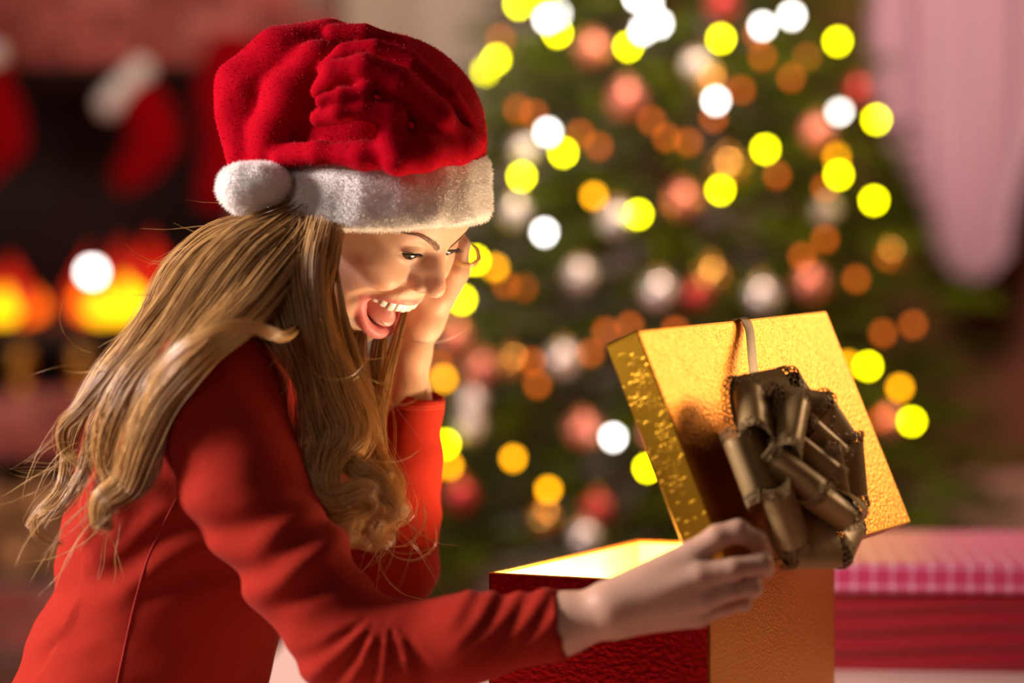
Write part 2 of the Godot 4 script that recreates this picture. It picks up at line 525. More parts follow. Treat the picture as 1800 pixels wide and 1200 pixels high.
func fireplace() -> void:
	var f := thing("fireplace", "red brick fireplace with a dark open firebox and raised hearth", "fireplace")
	var z := -6.6
	# core of masonry, the bricks stand a little proud of it
	var core := MB.new()
	core.box(Transform3D(Basis(), Vector3(-1.05, 2.30, -6.92)), Vector3(1.08, 1.40, 0.60))                # breast above the opening
	core.box(Transform3D(Basis(), Vector3(-0.645, 1.10, -6.92)), Vector3(0.27, 1.00, 0.60))              # pier
	core.box(Transform3D(Basis(), Vector3(-1.95, 1.50, -6.92)), Vector3(0.30, 3.0, 0.60))
	part("masonry", core.mesh(M.mortar), f)
	var fb := MB.new()
	fb.box(Transform3D(Basis(), Vector3(-1.28, 1.14, -7.17)), Vector3(1.12, 0.94, 0.06))
	fb.box(Transform3D(Basis(), Vector3(-1.28, 0.68, -6.90)), Vector3(1.12, 0.02, 0.56))
	fb.box(Transform3D(Basis(), Vector3(-1.28, 1.585, -6.90)), Vector3(1.12, 0.02, 0.54))
	part("firebox", fb.mesh(M.soot), f)
	var shapes := []
	for k in 8: shapes.append(brick_shape(k, Vector3(0.205, 0.066, 0.03)))
	var place := func(p: Vector3, k: int, half := false) -> void:
		var o := part("brick", shapes[k % 8], f)
		o.position = p + Vector3(0, 0, rng.randf_range(-0.004, 0.004))
		if half: o.scale = Vector3(0.47, 1, 1)
	var n := 0
	for row in 5:                                                    # above the opening
		for k in 8:
			var x := -1.78 + k * 0.215 + (0.1075 if row % 2 else 0.0)
			if x > -0.58: continue
			place.call(Vector3(x, 1.635 + row * 0.077, z - 0.012), n * 3 + row)
			n += 1
	for row in 12:                                                   # the pier beside the opening
		place.call(Vector3(-0.645 - (0.01 if row % 2 else -0.01), 0.66 + row * 0.077, z - 0.012), n * 5 + row)
		n += 1
	# raised hearth and its log niche
	var hb := MB.new()
	hb.box(Transform3D(Basis(), Vector3(-1.15, 0.60, -6.56)), Vector3(1.30, 0.155, 0.72))
	hb.box(Transform3D(Basis(), Vector3(-1.15, 0.10, -6.56)), Vector3(1.30, 0.20, 0.72))
	hb.box(Transform3D(Basis(), Vector3(-0.60, 0.36, -6.56)), Vector3(0.20, 0.33, 0.72))
	part("hearth", hb.mesh(M.mortar), f)
	var nb := MB.new()
	nb.box(Transform3D(Basis(), Vector3(-1.25, 0.36, -6.88)), Vector3(1.10, 0.33, 0.05))
	part("log_niche", nb.mesh(M.soot), f)
	var hs := []
	for k in 8: hs.append(brick_shape(k + 3, Vector3(0.205, 0.062, 0.03)))
	shapes = hs
	for row in 2:
		for k in 6:
			var x := -1.66 + k * 0.213 + (0.1 if row % 2 else 0.0)
			if x > -0.58: continue
			place.call(Vector3(x, 0.564 + row * 0.072, -6.205), n * 3)
			place.call(Vector3(x, 0.06 + row * 0.085, -6.205), n * 7 + 1)
			n += 1
	for k in 6:                                                      # bricks laid flat on the hearth's top
		var o := part("hearth_brick", shapes[(k * 3) % 8], f)
		o.position = Vector3(-1.64 + k * 0.213, 0.682, -6.26); o.rotation.x = PI / 2
	omni(Vector3(-1.25, 0.95, -6.75), Color(1.0, 0.32, 0.08), 0.16, 0.12)

func flame(p: Vector3, h: float, w: float, m: Material, sw: float) -> ArrayMesh:
	var pr := []
	for k in 13:
		var t := k / 12.0
		pr.append(Vector2(maxf(0.0015, w * sin(pow(t, 0.6) * PI) * (1.0 - 0.45 * t)), t * h))
	var mb := MB.new()
	mb.lathe(pr, 12, Transform3D(Basis(), p))
	for k in mb.v.size():
		var t := (mb.v[k].y - p.y) / h
		mb.v[k].x += sw * sin(t * 5.0) * t
	return mb.mesh(m)

func hearth_things() -> void:
	var red := glow(Color(0.95, 0.13, 0.02), 0.75); var orange := glow(Color(1.0, 0.40, 0.02), 2.6); var yellow := glow(Color(1.0, 0.72, 0.02), 3.2)
	# grate with burning logs
	var g := thing("fire_grate", "black iron fire grate inside the firebox", "grate", Vector3(-1.28, 0.69, -6.82))
	for k in 7:
		var mb := MB.new()
		mb.box(Transform3D(Basis(), Vector3(-0.36 + k * 0.12, 0.085, 0)), Vector3(0.018, 0.018, 0.34), 0.003)
		mb.box(Transform3D(Basis(), Vector3(-0.36 + k * 0.12, 0.11, 0.165)), Vector3(0.018, 0.06, 0.018), 0.003)
		part("bar", mb.mesh(M.iron), g)
	for k in 4:
		var mb := MB.new()
		mb.box(Transform3D(Basis(), Vector3(-0.3 + 0.6 * (k % 2), 0.038, -0.12 + 0.24 * (k / 2))), Vector3(0.025, 0.076, 0.025), 0.004)
		part("leg", mb.mesh(M.iron), g)
	var bl := ["charred log burning at the near edge of the fire grate", "charred log burning at the back of the fire grate", "charred log lying on top in the fire"]
	var bp := [[Vector3(-1.60, 0.838, -6.74), Vector3(-0.98, 0.838, -6.75)], [Vector3(-1.56, 0.838, -6.92), Vector3(-0.95, 0.838, -6.90)], [Vector3(-1.52, 0.922, -6.85), Vector3(-1.02, 0.922, -6.81)]]
	for k in 3:
		var t := thing("burning_log", bl[k], "log", Vector3.ZERO, "logs burning in the fireplace")
		log_parts(t, bp[k][0], bp[k][1], 0.048, M.soot)
	var fl := thing("fire", "orange and yellow flames burning in the fireplace", "fire")
	var fx := [[-1.43, 0.19, 0.09, red], [-1.40, 0.14, 0.07, orange], [-1.44, 0.10, 0.055, yellow], [-1.22, 0.22, 0.08, red], [-1.10, 0.24, 0.09, red], [-1.00, 0.20, 0.08, red],
		[-1.11, 0.19, 0.085, orange], [-1.08, 0.13, 0.075, yellow], [-1.15, 0.09, 0.045, yellow], [-1.20, 0.17, 0.06, orange], [-0.96, 0.16, 0.06, orange], [-1.04, 0.26, 0.09, red], [-1.52, 0.16, 0.08, red]]
	for k in fx.size():
		var q: Array = fx[k]
		part("flame", flame(Vector3(q[0], 0.88, (-6.64 if q[3] == yellow else -6.76) - 0.02 * (k % 4)), q[1], q[2], q[3], 0.02 * sin(k * 2.0)), fl)
	# a clear round bulb on a wire
	var b := thing("round_bulb", "small round white bulb glowing in front of the fire", "bulb", P(162, 478, 6.45))
	var mb := MB.new()
	mb.ball(Vector3.ZERO, Vector3.ONE * 0.021, 16, 10)
	part("globe", mb.mesh(glow(Color(1.0, 0.95, 0.93), 14.0)), b)
	mb = MB.new()
	mb.lathe([Vector2(0.009, 0.018), Vector2(0.011, 0.022), Vector2(0.011, 0.04), Vector2(0.004, 0.045)], 12, Transform3D())
	part("socket", mb.mesh(M.iron), b)
	mb = MB.new()
	mb.tube(PackedVector3Array([Vector3(0, 0.044, 0), Vector3(0.004, 0.3, -0.05), Vector3(0, 0.625, -0.10)]), PackedFloat32Array([0.002, 0.002, 0.002]), 6)
	part("wire", mb.mesh(M.iron), b)
	omni(P(162, 478, 6.45), Color(1.0, 0.95, 0.92), 0.012, 0.02)
	# stockings hung in the opening
	stocking([[-30, 140, 46], [-8, 205, 46], [2, 245, 42], [-34, 290, 36]], [[-82, 138, 22], [-14, 96, 22]], "red stocking hanging at the far left of the fireplace", 6.44)
	stocking([[236, 165, 40], [264, 205, 40], [274, 246, 41], [248, 286, 34], [222, 312, 27]], [[192, 183, 22], [248, 124, 22]], "red stocking with slanted white cuff hanging in the middle of the firebox", 6.44)
	stocking([[410, 110, 56], [400, 170, 56], [408, 230, 52], [400, 300, 46], [380, 340, 36]], [[372, 104, 20], [450, 82, 20]], "plain red stocking hanging nearest the woman's hat", 6.42, true)
	# brass candlesticks on the hearth
	for q in [[35, "brass candle holder standing alone at the hearth's left end"], [142, "brass candle holder beside the woman's hair on the hearth"]]:
		var c := thing("candle_holder", q[1], "candle holder", Vector3((q[0] - 900.0) / F * 6.3, 0.698, -6.3), "brass candle holders on the hearth")
		mb = MB.new()
		mb.lathe([Vector2(0.001, 0), Vector2(0.030, 0), Vector2(0.031, 0.006), Vector2(0.022, 0.012), Vector2(0.024, 0.03), Vector2(0.030, 0.055), Vector2(0.031, 0.085), Vector2(0.027, 0.09), Vector2(0.026, 0.08), Vector2(0.001, 0.078)], 24, Transform3D())
		part("cup", mb.mesh(M.brass), c)
		mb = MB.new()
		mb.lathe([Vector2(0.001, 0.078), Vector2(0.02, 0.079), Vector2(0.02, 0.112), Vector2(0.016, 0.116), Vector2(0.001, 0.112)], 20, Transform3D())
		part("candle", mb.mesh(M.wax), c)
	# firewood in the niche under the hearth
	var ll := ["split log at the left of the wood niche under the hearth", "round log in the middle of the wood niche", "log at the right end of the wood niche", "log lying on top of the firewood at left", "log lying on top of the firewood at right"]
	var lp := [Vector3(-1.46, 0.275, 0), Vector3(-1.32, 0.27, 0), Vector3(-1.18, 0.275, 0), Vector3(-1.39, 0.402, 0), Vector3(-1.25, 0.402, 0)]
	for k in 5:
		var t := thing("firewood", ll[k], "log", Vector3.ZERO, "firewood under the hearth")
		log_parts(t, Vector3(lp[k].x, lp[k].y, -6.26 - 0.02 * (k % 2)), Vector3(lp[k].x + 0.02, lp[k].y, -6.80), 0.066, M.wood)

func log_parts(t: Node3D, a: Vector3, b: Vector3, r: float, m: Material) -> void:
	var mb := MB.new()
	var pts := PackedVector3Array(); var rr := PackedFloat32Array()
	for k in 9:
		pts.append(a.lerp(b, k / 8.0)); rr.append(r * (1.0 + 0.06 * sin(k * 1.7)))
	mb.tube(pts, rr, 12, false)
	part("bark", mb.mesh(m), t)
	mb = MB.new()
	var d := (b - a).normalized()
	mb.tube(PackedVector3Array([a - d * 0.004, a + d * 0.004]), PackedFloat32Array([r * 0.95, r * 0.97]), 12)
	part("cut_end", mb.mesh(M.cut_wood if m == M.wood else m), t)
	mb = MB.new()
	mb.tube(PackedVector3Array([b - d * 0.004, b + d * 0.004]), PackedFloat32Array([r * 0.97, r * 0.95]), 12)
	part("cut_end", mb.mesh(M.cut_wood if m == M.wood else m), t)

func stocking(leg: Array, cuff: Array, label: String, d: float, plain := false) -> void:
	var t := thing("stocking", label, "stocking", Vector3.ZERO, "stockings hung on the fireplace")
	var s := Soft.new()
	for j in leg.size() - 1:
		Bn(s, [[leg[j][0], leg[j][1], d, leg[j][2]], [leg[j + 1][0], leg[j + 1][1], d, leg[j + 1][2]]], 0.03)
	var z := -d
	var f := func(p: Vector3) -> float: return s.at(Vector3(p.x, p.y, z + (p.z - z) * 1.7)) * 0.75
	var c: Vector3 = P(leg[1][0], leg[1][1], d) 
	part("sock", net(f, c - Vector3(0.24, 0.34, 0.08), c + Vector3(0.24, 0.28, 0.08), 0.012).mesh(M.felt_red), t)
	var s2 := Soft.new()
	Bn(s2, [[cuff[0][0], cuff[0][1], d, cuff[0][2]], [cuff[1][0], cuff[1][1], d, cuff[1][2]]], 0.01)
	var f2 := func(p: Vector3) -> float: return s2.at(Vector3(p.x, p.y, z + (p.z - z) * 0.62))
	c = (P(cuff[0][0], cuff[0][1], d) + P(cuff[1][0], cuff[1][1], d)) * 0.5
	part("cuff", net(f2, c - Vector3(0.12, 0.12, 0.08), c + Vector3(0.12, 0.12, 0.08), 0.009).mesh(M.felt_red if plain else M.felt_white), t, "" if plain else "white plush cuff")
	var mb := MB.new()
	var top: Vector3 = P(cuff[1][0], cuff[1][1] - 12, d)
	mb.tube(PackedVector3Array([top, top + Vector3(0.01, 0.05, -0.04), Vector3(top.x, maxf(top.y + 0.1, 1.64), -6.59)]), PackedFloat32Array([0.004, 0.004, 0.004]), 6)
	part("loop", mb.mesh(M.felt_red), t)

func curtain() -> void:
	var t := thing("curtain", "lilac pink gathered curtain hanging beside the tree", "curtain")
	var d := 6.6
	var f := func(u: float, w: float) -> Vector3:                 # u across, w from the top down
		var y := lerpf(-420.0, 492.0, w)
		var k := smoothstep(0.45, 1.0, w)
		var l := lerpf(1525.0, 1635.0, k * k * k); var r := lerpf(1850.0, 1772.0, k * k)
		y -= 60.0 * k * pow(absf(u - 0.55) * 2.0, 2.0)
		var p := P(lerpf(l, r, u), y, d)
		p.z += 0.035 * sin(u * 34.0 + 1.2 * sin(w * 3.0)) * (1.0 - 0.4 * k) + 0.012 * sin(u * 79.0)
		return p
	var mb := MB.new()
	mb.sheet(110, 24, f, 0.003)
	part("cloth", mb.mesh(mat(Color(0.89, 0.73, 0.80), 0.85, 0.0, {"backlight_enabled": true, "backlight": Color(0.25, 0.2, 0.22)})), t)
	var ry: float = P(0, -424, d).y
	mb = MB.new()
	mb.tube(PackedVector3Array([Vector3(0.80, ry, -d), Vector3(1.75, ry, -d)]), PackedFloat32Array([0.014, 0.014]), 10)
	part("rod", mb.mesh(M.brass), t)
	for x in [0.84, 1.70]:
		mb = MB.new()
		mb.box(Transform3D(Basis(), Vector3(x, ry, -6.77)), Vector3(0.02, 0.03, 0.36), 0.004)
		part("bracket", mb.mesh(M.brass), t)

func table() -> void:
	var t := thing("coffee_table", "low pale pink coffee table under the gift boxes", "table")
	var top := MB.new()
	top.box(Transform3D(Basis(), Vector3(0.50, 0.455, -2.67)), Vector3(1.60, 0.03, 1.50), 0.006)
	part("tabletop", top.mesh(M.table), t)
	for x in [-0.24, 1.24]:
		for z in [-1.98, -3.36]:
			var mb := MB.new()
			mb.box(Transform3D(Basis(), Vector3(x, 0.22, z)), Vector3(0.05, 0.44, 0.05), 0.005)
			part("leg", mb.mesh(M.table), t)
	var ap := MB.new()
	ap.box(Transform3D(Basis(), Vector3(0.5, 0.41, -3.36)), Vector3(1.43, 0.06, 0.02), 0.003)
	ap.box(Transform3D(Basis(), Vector3(0.5, 0.41, -1.98)), Vector3(1.43, 0.06, 0.02), 0.003)
	part("apron", ap.mesh(M.table), t)

# ---------------------------------------------------------------- the gifts on the table
func foil_red() -> StandardMaterial3D:
	return mat(Color(0.62, 0.03, 0.04), 0.35, 0.85, {"normal_enabled": true, "normal_texture": noise_tex(31, 0.05, 512, 4, 6.0), "normal_scale": 0.5, "uv1_triplanar": true, "uv1_scale": Vector3.ONE * 6.0})

func stamped() -> StandardMaterial3D:                       # gold foil with stamped dots and snow stars
	var im := Image.create(512, 512, false, Image.FORMAT_RGB8)
	im.fill(Color(0.5, 0.5, 0.5))
	var r2 := RandomNumberGenerator.new()
	r2.seed = 77
	for k in 90:
		var c := Vector2(r2.randf() * 512, r2.randf() * 512)
		var star := k % 6 == 0
		var rad := 30.0 if star else r2.randf_range(5, 13)
		for x in range(-int(rad), int(rad) + 1):
			for y in range(-int(rad), int(rad) + 1):
				var q := Vector2(x, y)
				var hit := q.length() < rad
				if star:
					var a := fposmod(q.angle(), PI / 3) - PI / 6
					hit = hit and (absf(sin(a)) * q.length() < 3.0 or absf(q.length() - rad * 0.55) < 3.0)
				if hit: im.set_pixel(posmod(int(c.x) + x, 512), posmod(int(c.y) + y, 512), Color(0.95, 0.95, 0.95))
	var tx := ImageTexture.create_from_image(im)
	return mat(Color(0.80, 0.60, 0.16), 0.34, 1.0, {"heightmap_enabled": true, "heightmap_texture": tx, "heightmap_scale": 0.05, "uv1_triplanar": true, "uv1_scale": Vector3.ONE * 7.0})

func ring_tube(mb: MB, c: Vector3, a: Vector3, b: Vector3, r: float, th: float) -> void:
	var s := mb.v.size()
	var nn := a.cross(b).normalized()
	for k in 9:
		var an := TAU * k / 9
		var o := a * cos(an) + b * sin(an)
		for j in 3:
			var q := TAU * j / 3
			mb.vert(c + o * (r + th * cos(q)) + nn * th * sin(q))
	for k in 9:
		for j in 3:
			var k2 := (k + 1) % 9; var j2 := (j + 1) % 3
			mb.quad(s + k * 3 + j, s + k2 * 3 + j, s + k2 * 3 + j2, s + k * 3 + j2)

func gifts() -> void:
	var yb := 0.470
	# the open gold box: near corner, yaw, sides
	var nc := P(1248, 1028, 2.15)
	var th := 0.445
	var a := Vector3(-cos(th), 0, -sin(th)); var b := Vector3(sin(th), 0, -cos(th))
	var w1 := 0.224; var w2 := 0.370; var hgt := nc.y - yb
	var g := thing("gift_box", "open gold and red foil gift box glowing inside, beneath the woman's hand", "gift box", Vector3(nc.x, yb, nc.z))
	var wall := func(p: Vector3, d: Vector3, l: float, inw: Vector3, out_m: Material, called: String) -> void:
		var mb := MB.new()
		var t := 0.003
		var bs := Basis(d, Vector3.UP, d.cross(Vector3.UP))
		mb.box(Transform3D(bs, p + d * l * 0.5 + Vector3.UP * hgt * 0.5 + inw * t * 0.5), Vector3(l, hgt, t), 0.0008)
		part(called, mb.mesh(out_m), g)
		mb = MB.new()
		mb.box(Transform3D(bs, p + d * l * 0.5 + Vector3.UP * (hgt * 0.5) + inw * (t + 0.0006)), Vector3(l - 0.004, hgt - 0.004, 0.001))
		part("lining", mb.mesh(M.lining), g)
		mb = MB.new()
		mb.box(Transform3D(bs, p + d * l * 0.5 + Vector3.UP * (hgt + 0.0004) + inw * t * 0.5), Vector3(l, 0.0012, t + 0.001), 0.0004)
		part("rim", mb.mesh(M.gold), g)
	wall.call(Vector3.ZERO, a, w1, b, foil_red(), "front_panel")
	wall.call(Vector3.ZERO, b, w2, a, M.gold, "side_panel")
	wall.call(b * w2, a, w1, -b, M.gold, "back_panel")
	wall.call(a * w1, b, w2, -a, M.gold, "side_panel")
	var bot := MB.new()
	var mid := (a * w1 + b * w2) * 0.5
	bot.box(Transform3D(Basis(a, Vector3.UP, a.cross(Vector3.UP)), mid + Vector3.UP * 0.003), Vector3(w1 - 0.008, 0.004, w2 - 0.008), 0.001)
	part("bottom", bot.mesh(M.gold), g)
	# the glow from inside: a glowing sheet and small lamps, all out of view
	var tis := MB.new()
	var nz := FastNoiseLite.new(); nz.seed = 3; nz.frequency = 18.0
	tis.grid(24, 24, func(u: float, v: float) -> Vector3:
		var p := a * lerpf(0.008, w1 - 0.008, v) + b * lerpf(0.008, w2 - 0.008, u)
		return p + Vector3.UP * (hgt - 0.10 + 0.018 * nz.get_noise_3dv(p * 2.0)))
	var to := part("unseen_glow_sheet", tis.mesh(glow(Color(1.0, 0.93, 0.80), 3.0, Color(0.9, 0.88, 0.82))), g, "unseen glowing sheet that lights the inside of the box")
	var lp := Vector3(nc.x, yb, nc.z) + a * w1 * 0.5 + b * w2 * 0.30
	omni(lp + Vector3.UP * (hgt - 0.035), Color(1.0, 0.89, 0.76), 0.105, 0.03)  # unseen lamp above the sheet, placed to light her face
	omni(lp + b * w2 * 0.35 + Vector3.UP * (hgt - 0.045), Color(1.0, 0.88, 0.70), 0.03, 0.03)
	omni(Vector3(nc.x, yb, nc.z) + a * (w1 - 0.035) + b * w2 * 0.30 + Vector3.UP * (hgt - 0.05), Color(1.0, 0.88, 0.70), 0.03, 0.015)  # hidden lamp placed to whiten the left lining
	omni(Vector3(nc.x, yb, nc.z) + a * (w1 - 0.035) + b * w2 * 0.65 + Vector3.UP * (hgt - 0.05), Color(1.0, 0.88, 0.70), 0.02, 0.015)  # another hidden lamp for the far end of that lining
	lid()
	# big red and pink gift behind on the right
	var pk := thing("gift_box", "large crimson and pink gift box at the right end of the table", "gift box", Vector3(0.53, yb, -3.02))
	pk.rotation.y = -0.10
	var stripes := Image.create(256, 256, false, Image.FORMAT_RGB8)
	for x in 256:
		for y in 256:
			var sx := absf(fposmod(x, 64.0) - 32.0) < 7.0; var sy := absf(fposmod(y, 64.0) - 32.0) < 7.0
			stripes.set_pixel(x, y, Color(0.95, 0.80, 0.88) if sx and sy else (Color(0.88, 0.50, 0.64) if sx or sy else Color(0.80, 0.24, 0.42)))
	var plaid := mat(Color.WHITE, 0.35, 0.0, {"albedo_texture": ImageTexture.create_from_image(stripes), "uv1_triplanar": true, "uv1_scale": Vector3.ONE * 11.0, "clearcoat_enabled": true, "clearcoat": 0.4})
	var crim := mat(Color(0.60, 0.07, 0.14), 0.4, 0.0, {"clearcoat_enabled": true, "clearcoat": 0.5})
	var bd := MB.new()
	# wrapped body with rippling paper
	var hw := 0.26; var hd := 0.21
	for side in 4:
		var ang := side * PI / 2
		var o := Vector3(sin(ang), 0, cos(ang)); var al := Vector3(cos(ang), 0, -sin(ang))
		var ext := hd if side % 2 == 0 else hw; var wid := hw if side % 2 == 0 else hd
		bd.grid(40, 20, func(u: float, v: float) -> Vector3:
			var edge := smoothstep(0.0, 0.06, minf(u, 1.0 - u)) * smoothstep(0.0, 0.08, minf(v, 1.0 - v))
			var rip := 0.004 * sin(v * 26.0 + 1.3 * sin(u * 7.0 + side)) * edge
			return o * (ext + rip) + al * wid * (u * 2.0 - 1.0) + Vector3.UP * 0.100 * v)
	bd.box(Transform3D(Basis(), Vector3(0, 0.002, 0)), Vector3(hw * 2, 0.003, hd * 2))
	part("body", bd.mesh(crim), pk, "crimson rippled paper body")
	var ld := MB.new()
	ld.box(Transform3D(Basis(), Vector3(0, 0.112, 0)), Vector3(hw * 2 + 0.02, 0.036, hd * 2 + 0.02), 0.003)
	part("lid", ld.mesh(plaid), pk, "pink and white plaid lid")

func lid() -> void:
	# pose of the lid held open: x to the right edge, y up, z away from the foil face
	var y := -0.97; var p := 0.397; var o := 0.052
	var R := Basis(Vector3(cos(y), 0, -sin(y)), Vector3(0, 1, 0), Vector3(sin(y), 0, cos(y))) * Basis(Vector3(1, 0, 0), Vector3(0, cos(p), sin(p)), Vector3(0, -sin(p), cos(p))) * Basis(Vector3(cos(o), sin(o), 0), Vector3(-sin(o), cos(o), 0), Vector3(0, 0, 1))
	var flip := Basis.from_scale(Vector3(1, 1, -1))                     # depth points away from the eye
	var ex := flip * R.x; var ey := flip * R.y; var ez := -(flip * R.z)  # ez: outward from the foil face
	var c := Vector3(0.2575, EYE - 0.1078, -2.25)
	var w := 0.385; var h := 0.232; var t := 0.036
	var X := Transform3D(Basis(ex, ey, ez), c)
	var l := thing("gift_box_cover", "gold foil box lid with a big brown lace bow, held up by the woman", "box lid", c)
	var loc := func(q: Vector3) -> Vector3: return Basis(ex, ey, ez) * q
	var B := Basis(ex, ey, ez)
	var mb := MB.new()
	mb.box(Transform3D(B, B * Vector3(0, 0, -0.0015)), Vector3(w, h, 0.003), 0.001)
	part("top_panel", mb.mesh(M.gold), l)
	var stp := stamped()
	for q in [[Vector3(-w / 2 + 0.0015, 0, -t / 2), Vector3(0.003, h, t)], [Vector3(w / 2 - 0.0015, 0, -t / 2), Vector3(0.003, h, t)], [Vector3(0, h / 2 - 0.0015, -t / 2), Vector3(w, 0.003, t)], [Vector3(0, -h / 2 + 0.0015, -t / 2), Vector3(w, 0.003, t)]]:
		mb = MB.new()
		mb.box(Transform3D(B, B * (q[0] as Vector3)), q[1], 0.0008)
		part("side_panel", mb.mesh(stp), l)
	mb = MB.new()
	mb.box(Transform3D(B, B * Vector3(0, 0, -0.0036)), Vector3(w - 0.008, h - 0.008, 0.0012))
	part("lining", mb.mesh(M.card), l)
	# ribbon over the lid and the pull bow of lace-edged ribbon
	var satin := mat(Color(0.70, 0.58, 0.38), 0.34, 0.2, {"normal_enabled": true, "normal_texture": noise_tex(41, 0.08, 256, 2, 2.0), "uv1_triplanar": true, "uv1_scale": Vector3(60, 6, 60), "normal_scale": 0.2})
	var bc := Vector3(-0.080, -0.044, 0.018)
	var strap := MB.new()
	strap.sheet(24, 2, func(u: float, v: float) -> Vector3:
		var q := curve([Vector3(0, h / 2 - 0.001, -t), Vector3(0, h / 2 + 0.002, -0.002), Vector3(0.003, h / 2 - 0.01, 0.006), Vector3(-0.045, 0.05, 0.016), bc], 24)
		var k := clampf(u, 0.0, 1.0) * 24.0
		var j := mini(int(k), 23)
		return B * (q[j].lerp(q[j + 1], k - j) + Vector3(1, 0, 0) * (clampf(v, 0, 1) - 0.5) * 0.017), 0.0006)
	part("ribbon", strap.mesh(satin), l, "thin brown ribbon over the lid's edge")
	var bow := Node3D.new()
	bow.name = "bow"
	bow.set_meta("label", "large brown bow of lace-edged ribbon loops")
	l.add_child(bow, true)
	# each loop: direction in the lid's plane, rise off the lid, length, width, twist
	var loops := []
	for k in 9: loops.append([cos(TAU * k / 9.0 + 0.2), sin(TAU * k / 9.0 + 0.2), 0.22 + 0.12 * (k % 2), 0.098, 0.048, 0.35 * sin(k * 2.3)])
	for k in 7: loops.append([cos(TAU * k / 7.0 - 0.3), sin(TAU * k / 7.0 - 0.3), 0.85 + 0.2 * (k % 2), 0.086, 0.046, 0.5 * sin(k * 1.7 + 1.0)])
	for k in 3: loops.append([cos(TAU * k / 3.0 + 0.9), sin(TAU * k / 3.0 + 0.9), 2.6, 0.066, 0.042, 0.8 * k])
	for q in loops:
		var dir := Vector3(q[0], q[1], q[2]).normalized()
		var across := dir.cross(Vector3(0, 0, 1)).normalized().rotated(dir, q[5])
		var nrm := across.cross(dir).normalized()
		var L: float = q[3]; var W: float = q[4] * 1.05
		var f := func(u: float, v: float) -> Vector3:
			var an := lerpf(-0.88, 0.88, clampf(u, -0.01, 1.01)) * PI
			var along := L * (0.5 + 0.5 * cos(an)) 
			var lift := sin(an) * L * 0.21 * (0.35 + 0.65 * along / L)
			var wide := W * (0.35 + 0.65 * smoothstep(0.0, 0.55, along / L))
			return B * (bc + dir * along + nrm * lift + across * (clampf(v, -0.01, 1.01) - 0.5) * wide)
		var sh := MB.new()
		sh.sheet(30, 4, f, 0.0007)
		part("loop", sh.mesh(satin), bow)
		var lace := MB.new()
		for e in 2:
			for k in 26:
				var u := (k + 0.5) / 26.0
				var p0: Vector3 = f.call(u, float(e)); var p1: Vector3 = f.call(u + 0.01, float(e))
				var tn := (p1 - p0).normalized()
				var ot: Vector3 = (f.call(u, float(e)) - f.call(u, 0.5)).normalized()
				ring_tube(lace, p0 + ot * 0.003, tn, ot, 0.0031, 0.0006)
				ring_tube(lace, p0 + ot * 0.0078 + tn * 0.003, tn, ot, 0.0029, 0.0006)
		stuff(part("lace_edge", lace.mesh(satin), bow))

# ---------------------------------------------------------------- the tree, its lights and baubles
const TREE := Vector3(0.385, 0.0, -5.62)

func tree_radius(y: float) -> float:
	return 0.86 * clampf((2.72 - y) / 2.35, 0.0, 1.0) * (1.0 if y > 0.4 else 0.92)

func on_tree(x: float, y: float, out := 0.0) -> Vector3:     # where a sight line meets the tree's outside
	var d := 5.2
	for k in 12:
		var p := P(x, y, d)
		var r := tree_radius(p.y) + out
		var dx := p.x - TREE.x
		d = -TREE.z - sqrt(maxf(r * r - dx * dx, 0.0))
	return P(x, y, d)

